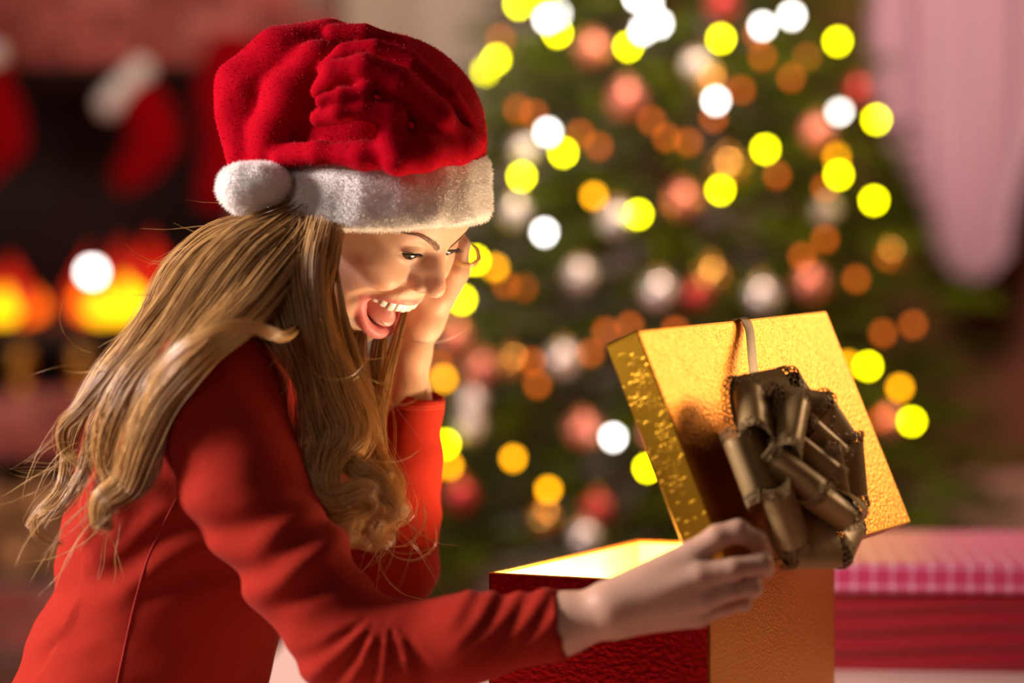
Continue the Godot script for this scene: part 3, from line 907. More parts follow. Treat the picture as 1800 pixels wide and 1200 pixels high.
func tree() -> void:
	var t := thing("christmas_tree", "tall green fir tree decked with lights and baubles behind the woman", "tree", TREE)
	var mb := MB.new()
	mb.tube(PackedVector3Array([Vector3(0, 0.0, 0), Vector3(0, 0.9, 0), Vector3(0, 2.7, 0)]), PackedFloat32Array([0.055, 0.04, 0.008]), 10)
	part("trunk", mb.mesh(M.wood), t)
	mb = MB.new()
	mb.lathe([Vector2(0.001, 0), Vector2(0.22, 0), Vector2(0.23, 0.02), Vector2(0.12, 0.05), Vector2(0.08, 0.14), Vector2(0.06, 0.14)], 24, Transform3D())
	part("stand", mb.mesh(M.iron), t)
	# one sprig of needles, copied over all branches
	var sp := MB.new()
	sp.tube(PackedVector3Array([Vector3.ZERO, Vector3(0, 0.2, 0)]), PackedFloat32Array([0.003, 0.0012]), 4)
	for k in 64:
		var y := 0.012 + 0.19 * k / 64.0
		var an := k * 2.4
		var d := Vector3(cos(an), 0.75, sin(an)).normalized() * rng.randf_range(0.032, 0.045)
		var s := d.cross(Vector3.UP).normalized() * 0.0018
		var i0 := sp.v.size()
		var b := Vector3(0, y, 0)
		sp.vert(b + s); sp.vert(b - s); sp.vert(b + d); sp.vert(b + Vector3(0, 0.003, 0))
		sp.tri(i0, i0 + 1, i0 + 2); sp.tri(i0 + 1, i0 + 3, i0 + 2); sp.tri(i0 + 3, i0, i0 + 2)
	var needle := mat(Color(0.29, 0.35, 0.06), 0.85, 0.0, {"metallic_specular": 0.15, "vertex_color_use_as_albedo": true})
	var sprig := sp.mesh(needle)
	var at := []
	var br := MB.new()
	for w in 26:
		var y0 := 0.36 + 2.28 * pow(w / 25.0, 0.95)
		var r0 := tree_radius(y0)
		var nbr := 9 + int(r0 * 12.0)
		for k in nbr:
			var an := TAU * (k + 0.5 * (w % 2)) / nbr + rng.randf_range(-0.12, 0.12)
			var len := r0 * rng.randf_range(0.86, 1.08)
			var o := Vector3(cos(an), 0, sin(an))
			var tip := o * len + Vector3(0, y0 - 0.10 * len - 0.04, 0)
			var root := Vector3(0, y0 + 0.10, 0)
			var mid := o * len * 0.55 + Vector3(0, y0 - 0.02, 0)
			br.tube(PackedVector3Array([root, mid, tip]), PackedFloat32Array([0.009, 0.006, 0.002]), 4, false)
			var cnt := 3 + int(len * 11.0)
			for j in cnt:
				var u := 0.22 + 0.78 * (j + rng.randf()) / cnt
				var b := root.lerp(mid, u * 2.0) if u < 0.5 else mid.lerp(tip, u * 2.0 - 1.0)
				var side := -1.0 if j % 2 else 1.0
				var dir := (o + Vector3(-o.z, 0, o.x) * side * rng.randf_range(0.3, 1.0) * (1.3 - u) + Vector3(0, rng.randf_range(-0.25, 0.35), 0)).normalized()
				var bs := Basis(dir.cross(Vector3(0.2, 1, 0.1)).normalized(), dir, dir.cross(Vector3(0.2, 1, 0.1)).normalized().cross(dir)).scaled(Vector3.ONE * rng.randf_range(0.6, 0.95))
				at.append(Transform3D(bs, b))
	stuff(part("branches", br.mesh(M.wood), t))
	var mm := MultiMesh.new()
	mm.transform_format = MultiMesh.TRANSFORM_3D
	mm.use_colors = true
	mm.mesh = sprig
	mm.instance_count = at.size()
	for k in at.size():
		mm.set_instance_transform(k, at[k])
		mm.set_instance_color(k, Color(0.10, 0.15, 0.10).lerp(Color(1.6, 1.5, 0.8), rng.randf()))
	var mi := MultiMeshInstance3D.new()
	mi.name = "needles"
	mi.multimesh = mm
	mi.set_meta("kind", "stuff")
	t.add_child(mi, true)
	lights_and_baubles()

func string_of(label: String, spots: Array, color: Color, e: float, light: float, r: float) -> void:
	var t := thing("light_string", label, "fairy lights", Vector3.ZERO, "strings of lights on the tree")
	var gm := glow(color, e)
	var bulb := MB.new()
	bulb.lathe([Vector2(0.001, -r * 1.25), Vector2(r * 0.45, -r * 1.0), Vector2(r * 0.85, -r * 0.5), Vector2(r, 0), Vector2(r * 0.85, r * 0.55), Vector2(r * 0.5, r * 0.95), Vector2(0.001, r * 1.0)], 12, Transform3D())
	var bm := bulb.mesh(gm)
	var cap := MB.new()
	cap.lathe([Vector2(r * 0.5, r * 0.9), Vector2(r * 0.55, r * 2.1), Vector2(0.001, r * 2.2)], 8, Transform3D())
	var cm := cap.mesh(M.lash)
	var rows := spots.duplicate()
	rows.sort_custom(func(a, b) -> bool:
		var ra := int(a[1] / 110.0); var rb := int(b[1] / 110.0)
		return ra < rb if ra != rb else (a[0] < b[0]) == (ra % 2 == 0))
	var pts := PackedVector3Array()
	var last := []
	for q in rows:
		var p := on_tree(q[0], q[1], 0.035)
		var o := part("bulb", bm, t)
		o.position = p
		part("socket", cm, o)
		omni(p, color, light, 0.01)
		if last:
			for k in range(1, 6):
				var u := k / 6.0
				pts.append(on_tree(lerpf(last[0], q[0], u), lerpf(last[1], q[1], u) + 14.0 * sin(u * PI), 0.015))
		pts.append(p + Vector3(0, r * 2.1, 0))
		last = q
	var rr := PackedFloat32Array(); rr.resize(pts.size()); rr.fill(0.0016)
	var mb := MB.new()
	mb.tube(pts, rr, 5)
	part("cord", mb.mesh(M.cord), t)

func bauble(x: float, y: float, r: float, m: Material, label: String, group: String) -> void:
	var p := on_tree(x, y, 0.02)
	var t := thing("bauble", label, "bauble", p, group)
	var key := "bauble%s" % m.get_instance_id()
	if not M.has(key):
		var mb := MB.new()
		mb.ball(Vector3.ZERO, Vector3.ONE, 20, 12)
		M[key] = mb.mesh(m)
		mb = MB.new()
		mb.lathe([Vector2(0.22, 0.94), Vector2(0.24, 0.98), Vector2(0.22, 1.16), Vector2(0.001, 1.18)], 10, Transform3D())
		M["cap"] = mb.mesh(M.brass)
	var b := part("ball", M[key], t); b.scale = Vector3.ONE * r
	var c := part("cap", M["cap"], t); c.scale = Vector3.ONE * r
	var mb := MB.new()
	mb.tube(PackedVector3Array([Vector3(0, r * 1.15, 0), Vector3(0, r * 1.6, -0.01), Vector3(0, r * 1.5, -0.05)]), PackedFloat32Array([0.001, 0.001, 0.001]), 4)
	part("hook", mb.mesh(M.brass), t)

func lights_and_baubles() -> void:
	M.cord = mat(Color(0.05, 0.10, 0.04), 0.7)
	string_of("string of bright yellow lights wound over the whole tree", [[912, 8], [980, 58], [872, 104], [853, 124], [1104, 82], [1267, 68], [1472, 73], [1540, 210], [990, 268], [917, 310], [1345, 262], [1266, 334], [1474, 307], [1536, 352],
		[1122, 376], [835, 457], [812, 526], [1138, 822], [1526, 643], [1603, 740], [783, 780], [957, -6]], Color(1.0, 0.96, 0.0), 30.0, 0.004, 0.0088)
	string_of("string of amber lights, mostly low on the tree", [[1044, 344], [902, 805], [964, 860], [780, 665], [1470, 275], [1582, 681], [790, 818], [955, 925], [870, 470], [1490, 640]], Color(1.0, 0.66, 0.02), 14.0, 0.003, 0.0088)
	string_of("string of brilliant white lights near the top of the tree", [[962, 34], [980, 26], [1140, 8], [1130, 54], [1158, 42], [1120, -4], [1340, 46], [1391, 28], [1258, 177], [963, 232], [957, 408], [1078, 768], [1475, 195]], Color(1.0, 0.97, 0.93), 22.0, 0.004, 0.0095)
	string_of("dim orange glowing spots scattered through the tree in place of reflections", [[910, 192], [938, 200], [1020, 235], [1052, 257], [1145, 212], [1172, 242], [1418, 102], [1390, 137], [1303, 158], [1254, 208], [1366, 308], [890, 500], [920, 505], [1065, 582],
		[1107, 572], [1187, 580], [1038, 620], [935, 635], [945, 676], [1552, 585], [1605, 570], [1505, 490], [1410, 450], [1450, 330], [1150, 690], [1210, 250], [880, 68], [1330, 60], [1340, 100], [770, 640], [1550, 735], [1450, 420], [1560, 450], [1240, 470]], Color(1.0, 0.45, 0.10), 3.6, 0.001, 0.0088)  # reflections in the tree, built as dim glowing bulbs
	var pearl := mat(Color(0.93, 0.88, 0.86), 0.14, 0.6, {"clearcoat_enabled": true, "clearcoat": 0.8})
	var rose := mat(Color(0.90, 0.52, 0.44), 0.16, 0.6, {"clearcoat_enabled": true, "clearcoat": 0.6})
	var gold := mat(Color(0.88, 0.66, 0.34), 0.16, 0.9)
	var crimson := mat(Color(0.74, 0.12, 0.13), 0.16, 0.6, {"clearcoat_enabled": true, "clearcoat": 0.8})
	var list := [
		[1158, 512, 0.042, pearl, "pearl white bauble at mid height, straight above the left end of the gold lid"],
		[1340, 522, 0.042, pearl, "pearl white bauble just above the top edge of the gold lid"],
		[1020, 485, 0.038, pearl, "pearl white bauble at mid height, halfway between the woman's nose and the gold lid"],
		[829, 708, 0.036, pearl, "pearl white bauble beside the raised cuff, upper of a touching pair"],
		[826, 750, 0.036, pearl, "pearl white bauble beside the raised cuff, lower of a touching pair"],
		[905, 372, 0.038, pearl, "pearl white bauble right beside the hat's white brim"],
		[1085, 388, 0.042, pearl, "pearl white bauble touching a yellow light, right of the hat brim"],
		[990, 632, 0.040, pearl, "pearl white bauble among orange spots, level with the woman's chin"],
		[1028, 945, 0.036, pearl, "pearl white bauble just above the glowing open box"],
		[920, 265, 0.036, pearl, "pearl white bauble close to the upper right of the hat"],
		[1450, 370, 0.034, pearl, "pearl white bauble near the tree's right edge, below the curtain's middle"],
		[1225, 118, 0.036, pearl, "pearl white bauble high on the tree, left of a brilliant white light"],
		[1040, 88, 0.042, rose, "rose bauble high on the tree, nearest the hat's crown"],
		[1100, 175, 0.046, rose, "rose bauble in the dark upper middle of the tree"],
		[1437, 235, 0.042, rose, "rose bauble on the upper right side beside the curtain"],
		[1200, 354, 0.042, rose, "rose bauble in the middle of the tree between two yellow lights"],
		[1425, 500, 0.042, rose, "rose bauble above the top right corner of the gold lid"],
		[800, 595, 0.042, rose, "rose bauble right beside the woman's bare wrist"],
		[1025, 755, 0.040, rose, "rose bauble left of the gold lid, next to a white light"],
		[845, 650, 0.042, rose, "rose bauble just right of the raised cuff's opening"],
		[1565, 742, 0.038, rose, "rose bauble right of the gold lid, beside a yellow light"],
		[1160, 760, 0.040, rose, "rose bauble half hidden by the lid's stamped left side"],
		[1280, 300, 0.046, gold, "gold bauble in the upper middle above a yellow light"],
		[1250, 490, 0.044, gold, "gold bauble between the two pearl baubles over the lid"],
		[1250, 150, 0.038, gold, "gold bauble high on the tree just above a brilliant white light"],
		[958, 915, 0.036, gold, "gold bauble low on the tree over the box's left edge"],
		[1570, 450, 0.036, gold, "gold bauble on the right edge of the tree below the curtain's left side"],
		[900, 640, 0.036, gold, "gold bauble level with the cuff, beside two orange spots"],
		[808, 872, 0.042, crimson, "crimson bauble beside the raised red sleeve"],
		[1270, 8, 0.040, crimson, "crimson bauble at the very top of the visible tree"],
		[1050, 895, 0.036, crimson, "crimson bauble low on the tree, above the glowing box"],
		[1225, 520, 0.034, crimson, "crimson bauble right of a pearl bauble above the lid"],
		[1510, 160, 0.034, crimson, "crimson bauble on the right edge near the curtain's top"],
	]
	var groups := {pearl: "pearl white baubles on the tree", rose: "rose baubles on the tree", gold: "gold baubles on the tree", crimson: "crimson baubles on the tree"}
	for q in list: bauble(q[0], q[1], q[2] * 0.86, q[3], q[4], groups[q[3]])

# ---------------------------------------------------------------- the woman
var head_x := Transform3D()

func H(p: Vector3) -> Vector3:
	return head_x * (p * 0.01)

func skin_base() -> Color:
	return Color(0.70, 0.43, 0.30)

func blend(c: Color, to: Color, w: float) -> Color:
	return c.lerp(to, clampf(w, 0.0, 1.0))

func seg_dist(p: Vector3, pts: Array) -> float:
	var best := 1e9
	for k in pts.size() - 1:
		var a: Vector3 = pts[k]; var ba: Vector3 = pts[k + 1] - a
		var h := clampf((p - a).dot(ba) / ba.length_squared(), 0.0, 1.0)
		best = minf(best, (p - a - ba * h).length())
	return best

const UP_LIP := [Vector3(-3.6, -6.8, 5.2), Vector3(-3.1, -6.4, 6.25), Vector3(-2.3, -5.95, 7.35), Vector3(-1.2, -5.7, 8.1), Vector3(0, -5.65, 8.4), Vector3(1.2, -5.7, 8.1), Vector3(2.3, -5.95, 7.35), Vector3(3.1, -6.4, 6.25), Vector3(3.6, -6.8, 5.2)]
const LOW_LIP := [Vector3(-3.6, -6.95, 5.2), Vector3(-3.35, -8.0, 5.45), Vector3(-2.8, -9.2, 5.95), Vector3(-1.9, -10.1, 6.45), Vector3(-0.7, -10.55, 6.9), Vector3(0.7, -10.55, 6.9), Vector3(1.9, -10.1, 6.45), Vector3(2.8, -9.2, 5.95), Vector3(3.35, -8.0, 5.45), Vector3(3.6, -6.95, 5.2)]
const EYE_C := Vector3(2.75, -0.15, 6.5)

func head_shape() -> Soft:
	var s := Soft.new()
	s.unit = 0.01
	s.ell(Vector3(0, 2.0, -1.5), Vector3(7.2, 9.0, 9.3), 1.0)
	s.ell(Vector3(0, -3.0, 2.0), Vector3(6.2, 8.2, 5.5), 2.5)
	s.ell(Vector3(0, 3.2, 3.0), Vector3(6.3, 4.5, 5.0), 2.0)
	for m in [-1.0, 1.0]:
		var f := Vector3(m, 1, 1)
		s.bone(Vector3(3.9, 1.2, 5.9) * f, Vector3(0.8, 0.9, 7.2) * f, 0.8, 0.8, 1.2)
		s.ell(Vector3(4.5, -2.4, 4.8) * f, Vector3(2.0, 1.5, 2.2), 1.6)
		s.ell(Vector3(3.5, -3.7, 6.1) * f, Vector3(1.9, 1.5, 1.75), 1.2)
		s.bone(Vector3(5.3, -5.5, -0.5) * f, Vector3(4.6, -8.8, 1.2) * f, 1.4, 1.3, 2.0)
		s.bone(Vector3(4.5, -8.8, 1.3) * f, Vector3(1.0, -12.0, 4.3) * f, 1.3, 1.2, 1.6)
		s.ell(Vector3(3.9, -8.0, 3.4) * f, Vector3(1.5, 3.0, 2.0), 1.5)
	s.ell(Vector3(0, -12.0, 4.7), Vector3(1.9, 1.25, 1.3), 1.2)
	s.ell(Vector3(0, -11.0, 4.8), Vector3(2.4, 1.2, 1.4), 1.0)
	for m in [-1.0, 1.0]:
		s.bone(Vector3(m * 3.3, -8.0, 4.2), Vector3(m * 1.6, -10.7, 4.5), 1.0, 1.0, 1.0)
	s.ell(Vector3(0, -5.0, 6.3), Vector3(3.0, 1.8, 2.15), 1.2)
	# nose
	s.ell(Vector3(0, -2.2, 7.8), Vector3(1.7, 2.2, 1.6), 1.0)
	s.bone(Vector3(0, 0.7, 7.3), Vector3(0, -2.2, 9.55), 0.7, 0.8, 0.7)
	s.ell(Vector3(0, -2.85, 9.7), Vector3(1.0, 0.95, 1.0), 0.5)
	s.bone(Vector3(0, -3.3, 9.5), Vector3(0, -3.9, 8.3), 0.42, 0.4, 0.4)
	for m in [-1.0, 1.0]:
		var f := Vector3(m, 1, 1)
		s.ell(Vector3(1.15, -3.2, 8.5) * f, Vector3(0.72, 0.72, 0.95), 0.35)
		s.ell(Vector3(0.62, -3.95, 8.95) * f, Vector3(0.36, 0.6, 0.6), 0.15, true)
		# crease from the nose round the corner of the smile
		s.bones([Vector3(2.1, -3.9, 7.75) * f, Vector3(3.6, -5.4, 6.9) * f, Vector3(4.9, -7.2, 5.2) * f], [0.16, 0.2, 0.1], 0.9, true)
		s.ell(Vector3(2.9, 0.0, 8.4) * f, Vector3(1.75, 1.0, 1.3), 0.9, true)
	# open mouth
	s.ell(Vector3(0, -7.3, 6.4), Vector3(3.1, 1.2, 3.2), 0.4, true)
	s.ell(Vector3(0, -8.5, 6.2), Vector3(2.45, 1.75, 3.2), 0.5, true)
	s.bones(Array(curve(UP_LIP, 16)), radii([0.12, 0.16, 0.2, 0.23, 0.23, 0.23, 0.2, 0.16, 0.12], 16), 0.4)
	s.bones(Array(curve(LOW_LIP, 18)), radii([0.12, 0.2, 0.32, 0.42, 0.48, 0.48, 0.42, 0.32, 0.2, 0.12], 18), 0.6)
	for m in [-1.0, 1.0]:
		var f := Vector3(m, 1, 1)
		s.lid(EYE_C * f, 1.36, Vector3(m * 0.10, cos(-0.10), sin(-0.10)), 0.25)
		s.lid(EYE_C * f, 1.33, Vector3(-m * 0.12, -cos(0.44), -sin(0.44)), 0.25)
	s.bone(Vector3(0, -3, -2.5), Vector3(-4, -15, -0.5), 5.4, 5.0, 2.0)
	for m in [-1.0, 1.0]:
		s.ell(Vector3(m * 7.2, -1.5, -0.8), Vector3(0.5, 3.0, 1.7), 0.4)
	return s

func head_color(p: Vector3) -> Color:
	var q := p * 100.0
	var c := skin_base()
	c = blend(c, Color(0.72, 0.33, 0.24), 0.55 - 0.22 * q.distance_to(Vector3(signf(q.x) * 3.9, -3.6, 7.0)))
	c = blend(c, Color(0.68, 0.30, 0.22), 0.5 - 0.4 * q.distance_to(Vector3(0, -2.8, 10.3)))
	var lip := minf(seg_dist(q, UP_LIP), seg_dist(q, LOW_LIP) - 0.36)
	c = blend(c, Color(0.62, 0.19, 0.19), (0.5 - lip) * 5.0)
	c = blend(c, Color(0.22, 0.05, 0.04), (1.12 - ((q - Vector3(signf(q.x) * 0.62, -3.85, 8.95)) / Vector3(0.36, 0.6, 0.6)).length()) * 4.0)  # shade inside the nostrils put into the skin colour
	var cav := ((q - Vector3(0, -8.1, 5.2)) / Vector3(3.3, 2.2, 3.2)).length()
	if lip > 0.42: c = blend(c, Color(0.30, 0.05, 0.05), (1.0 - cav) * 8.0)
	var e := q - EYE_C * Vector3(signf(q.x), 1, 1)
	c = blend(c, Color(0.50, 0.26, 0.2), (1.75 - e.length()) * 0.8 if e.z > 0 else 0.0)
	if q.z < 2.2 + maxf(0.0, q.y - 2.0) * 0.25 and q.y > -5.5: c = Color(0.33, 0.19, 0.08)
	return c

func person() -> void:
	var o := P(675, 355.5, 2.32)
	head_x = Transform3D(Basis(Vector3(0.602, 0.096, -0.793), Vector3(0.461, 0.769, 0.443), Vector3(0.652, -0.632, 0.419)).orthonormalized().scaled(Vector3.ONE * 1.015), o)
	var root := thing("person", "blonde woman in a red sweater kneeling by the table, laughing into the open gold box", "person", Vector3.ZERO)
	var s := head_shape()
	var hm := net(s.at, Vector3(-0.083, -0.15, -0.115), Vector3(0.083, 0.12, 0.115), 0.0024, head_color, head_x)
	part("body", body(root, hm).mesh(M.skin), root)
	face_parts(root)
	clothes(root)
	hat(root)
	hair(root)

func face_parts(root: Node3D) -> void:
	for m in [-1.0, 1.0]:
		var f := Vector3(m, 1, 1)
		# eyeball, with the iris turned to where she looks
		var eb := MB.new()
		var gaze := Vector3(-0.10, -0.34, 0.93).normalized()
		var up := Vector3.UP.slide(gaze).normalized()
		var bs := Basis(up.cross(gaze), gaze, -up)
		for ring in 17:
			var an := PI * ring / 16.0
			for k in 24:
				var d := bs * Vector3(sin(an) * cos(TAU * k / 24), cos(an), sin(an) * sin(TAU * k / 24))
				eb.col = Color(0.02, 0.015, 0.012) if ring < 3 else (Color(0.10, 0.065, 0.03) if ring < 6 else Color(0.55, 0.48, 0.45))
				eb.vert(H(EYE_C * f + d * (1.22 + (0.05 if ring < 5 else 0.0))))
		for ring in 16:
			for k in 24:
				var k2 := (k + 1) % 24
				eb.quad(ring * 24 + k, ring * 24 + k2, (ring + 1) * 24 + k2, (ring + 1) * 24 + k)
		part("eyeball", eb.mesh(M.eye), root)
		# lashes and the dark line of the upper lid
		var la := MB.new()
		var edge := []
		for k in 17:
			var t := -1.0 + 2.0 * k / 16.0                       # -1 inner, 1 outer corner
			var d := Vector3(m * (sin(t * 1.05) + 0.03), 0, cos(t * 1.05))
			var lo := 0.09 - 0.22 * t * t + 0.05 * t
			d = Vector3(d.x, sin(lo) + (-0.06 if t < -0.7 else 0.0), d.z).normalized()
			edge.append(EYE_C * f + d * 1.38)
		var ln := PackedVector3Array()
		for e in edge: ln.append(H(e))
		la.tube(ln, radii([0.0003, 0.0006, 0.0007, 0.0008, 0.0006], 16), 6)
		for k in 38:
			var t := k / 37.0
			var j := minf(t * 16.0, 15.99)
			var b: Vector3 = (edge[int(j)] as Vector3).lerp(edge[int(j) + 1], j - int(j))
			var out := (b - EYE_C * f).normalized()
			var len := lerpf(0.3, 0.75, smoothstep(0.1, 0.9, t)) * rng.randf_range(0.8, 1.1)
			var dir := (out + Vector3(m * (t - 0.35) * 0.9, -0.25, 0.1) + Vector3(rng.randf() - 0.5, rng.randf() - 0.5, 0) * 0.15).normalized()
			var pts := PackedVector3Array()
			for q in 5:
				var w := q / 4.0
				pts.append(H(b + dir * len * w + Vector3(0, 0.28, 0) * len * w * w))
			la.tube(pts, PackedFloat32Array([0.0002, 0.00018, 0.00014, 0.0001, 0.00003]), 4)
		part("eyelashes", la.mesh(M.lash), root)
		# brow
		var br := MB.new()
		var bl := [Vector3(0.6, 0.85, 8.1) * f, Vector3(2.0, 1.75, 7.7) * f, Vector3(3.5, 2.15, 6.95) * f, Vector3(5.0, 1.6, 5.75) * f]
		var bp := curve(bl, 80)
		for k in 420:
			var t := rng.randf()
			var j := mini(int(t * 80.0), 79)
			var tan := (bp[j + 1] - bp[j]).normalized()
			var wid := 0.30 * (1.0 - t * 0.75) * (0.7 + 0.3 * minf(t * 8.0, 1.0))
			var b: Vector3 = bp[j] + Vector3(0, rng.randf_range(-wid, wid), 0)
			b = on_head(b)
			var dir := (tan + Vector3(0, rng.randf_range(0.1, 0.5) * (1.0 - t), 0)).normalized()
			var pts := PackedVector3Array()
			for q in 4:
				pts.append(H(on_head(b + dir * 0.55 * q / 3.0) + Vector3(0, 0, 0.03)))
			br.tube(pts, PackedFloat32Array([0.00012, 0.00014, 0.0001, 0.00003]), 4)
		part("eyebrow", br.mesh(M.brow), root)
	# teeth along the upper arch
	for k in 10:
		var q := k - 4.5
		var wid: float = [0.92, 0.74, 0.8, 0.74, 0.72, 0.7][int(absf(q))]
		var x: float = signf(q) * [0.43, 1.2, 1.9, 2.5, 2.95, 3.25][int(absf(q))]
		var z: float = 8.0 - [0.0, 0.12, 0.45, 1.0, 1.65, 2.35][int(absf(q))]
		var hgt: float = [1.18, 1.06, 1.1, 0.95, 0.8, 0.65][int(absf(q))]
		var yaw := atan2(x * 0.62, 2.2)
		var to := MB.new()
		var bs := Basis(Vector3.UP, yaw)
		var cen := Vector3(x, -6.85 + hgt * 0.5 + [0.0, 0.1, 0.0, 0.12, 0.2, 0.25][int(absf(q))] - 0.15, z)
		for a in 13:
			for b in 16:
				var u := -PI / 2 + PI * a / 12.0
				var w := TAU * b / 16.0
				var cu := signf(cos(u)) * pow(absf(cos(u)), 0.5); var su := signf(sin(u)) * pow(absf(sin(u)), 0.6)
				var cw := signf(cos(w)) * pow(absf(cos(w)), 0.55); var sw := signf(sin(w)) * pow(absf(sin(w)), 0.75)
				to.vert(H(cen + bs * Vector3(cu * cw * wid * 0.53, su * hgt * 0.56, cu * sw * 0.3)))
		for a in 12:
			for b in 16:
				var b2 := (b + 1) % 16
				to.quad(a * 16 + b, (a + 1) * 16 + b, (a + 1) * 16 + b2, a * 16 + b2)
		part("tooth", to.mesh(M.teeth), root)
	var ts := Soft.new()
	ts.unit = 0.01
	ts.ell(Vector3(0, -8.55, 4.8), Vector3(2.0, 0.95, 2.75), 0.3, false, Basis(Vector3.RIGHT, 0.35))
	ts.ell(Vector3(0, -8.0, 3.0), Vector3(2.2, 1.2, 2.0), 0.6)
	ts.bone(Vector3(0, -7.3, 2.4), Vector3(0, -8.7, 6.4), 0.16, 0.1, 0.5, true)
	var tm := net(ts.at, Vector3(-0.027, -0.12, 0.002), Vector3(0.026, -0.062, 0.082), 0.0022, func(_p: Vector3) -> Color: return Color(0.70, 0.30, 0.28), head_x)
	part("tongue", tm.mesh(M.mouth), root)

func on_head(p: Vector3) -> Vector3:                      # the point of the head's skin nearest in front, in centimetres
	if head_s == null: head_s = head_shape()
	var q := p * 0.01
	for k in 4:
		var d := head_s.at(q)
		var g := Vector3(head_s.at(q + Vector3(1e-4, 0, 0)) - d, head_s.at(q + Vector3(0, 1e-4, 0)) - d, head_s.at(q + Vector3(0, 0, 1e-4)) - d)
		if g.length_squared() < 1e-14: break
		q -= g.normalized() * d
	return q * 100.0

var head_s: Soft

# ---------------------------------------------------------------- her hat
func px(r: float, d: float) -> float: return r / F * d

func Bn(s: Soft, pts: Array, k: float, cut := false) -> void:   # a chain of bones through [x, y, depth, radius] given in picture units
	for j in pts.size() - 1:
		var a: Array = pts[j]; var b: Array = pts[j + 1]
		s.bone(P(a[0], a[1], a[2]), P(b[0], b[1], b[2]), px(a[3], a[2]), px(b[3], b[2]), k, cut)

func fur(src: MB, count: int, len: float, wide: float, droop: Vector3, spread := 0.6) -> MB:
	var mb := MB.new()
	if src.n.size() != src.v.size(): src.mesh(null)
	var tris := src.i.size() / 3
	var area_sum := PackedFloat32Array()
	var tot := 0.0
	for t in tris:
		var a := src.v[src.i[t * 3]]
		tot += (src.v[src.i[t * 3 + 1]] - a).cross(src.v[src.i[t * 3 + 2]] - a).length()
		area_sum.append(tot)
	for k in count:
		var t := area_sum.bsearch(rng.randf() * tot)
		t = mini(t, tris - 1)
		var u := rng.randf(); var w := rng.randf()
		if u + w > 1.0: u = 1.0 - u; w = 1.0 - w
		var i0 := src.i[t * 3]; var i1 := src.i[t * 3 + 1]; var i2 := src.i[t * 3 + 2]
		var p := src.v[i0] * (1.0 - u - w) + src.v[i1] * u + src.v[i2] * w
		var nn := src.n[i0]
		var dir := (nn + droop + Vector3(rng.randf() - 0.5, rng.randf() - 0.5, rng.randf() - 0.5) * spread * 2.0).normalized()
		var l := len * rng.randf_range(0.5, 1.2)
		var side := dir.cross(Vector3(rng.randf() - 0.5, rng.randf() - 0.5, rng.randf() - 0.5)).normalized() * wide
		var s := mb.v.size()
		mb.vert(p - side); mb.vert(p + side); mb.vert(p + dir * l + droop * l * 0.4)
		mb.tri(s, s + 1, s + 2)
	return mb

func stuff(o: MeshInstance3D) -> MeshInstance3D:
	o.set_meta("kind", "stuff")
	return o

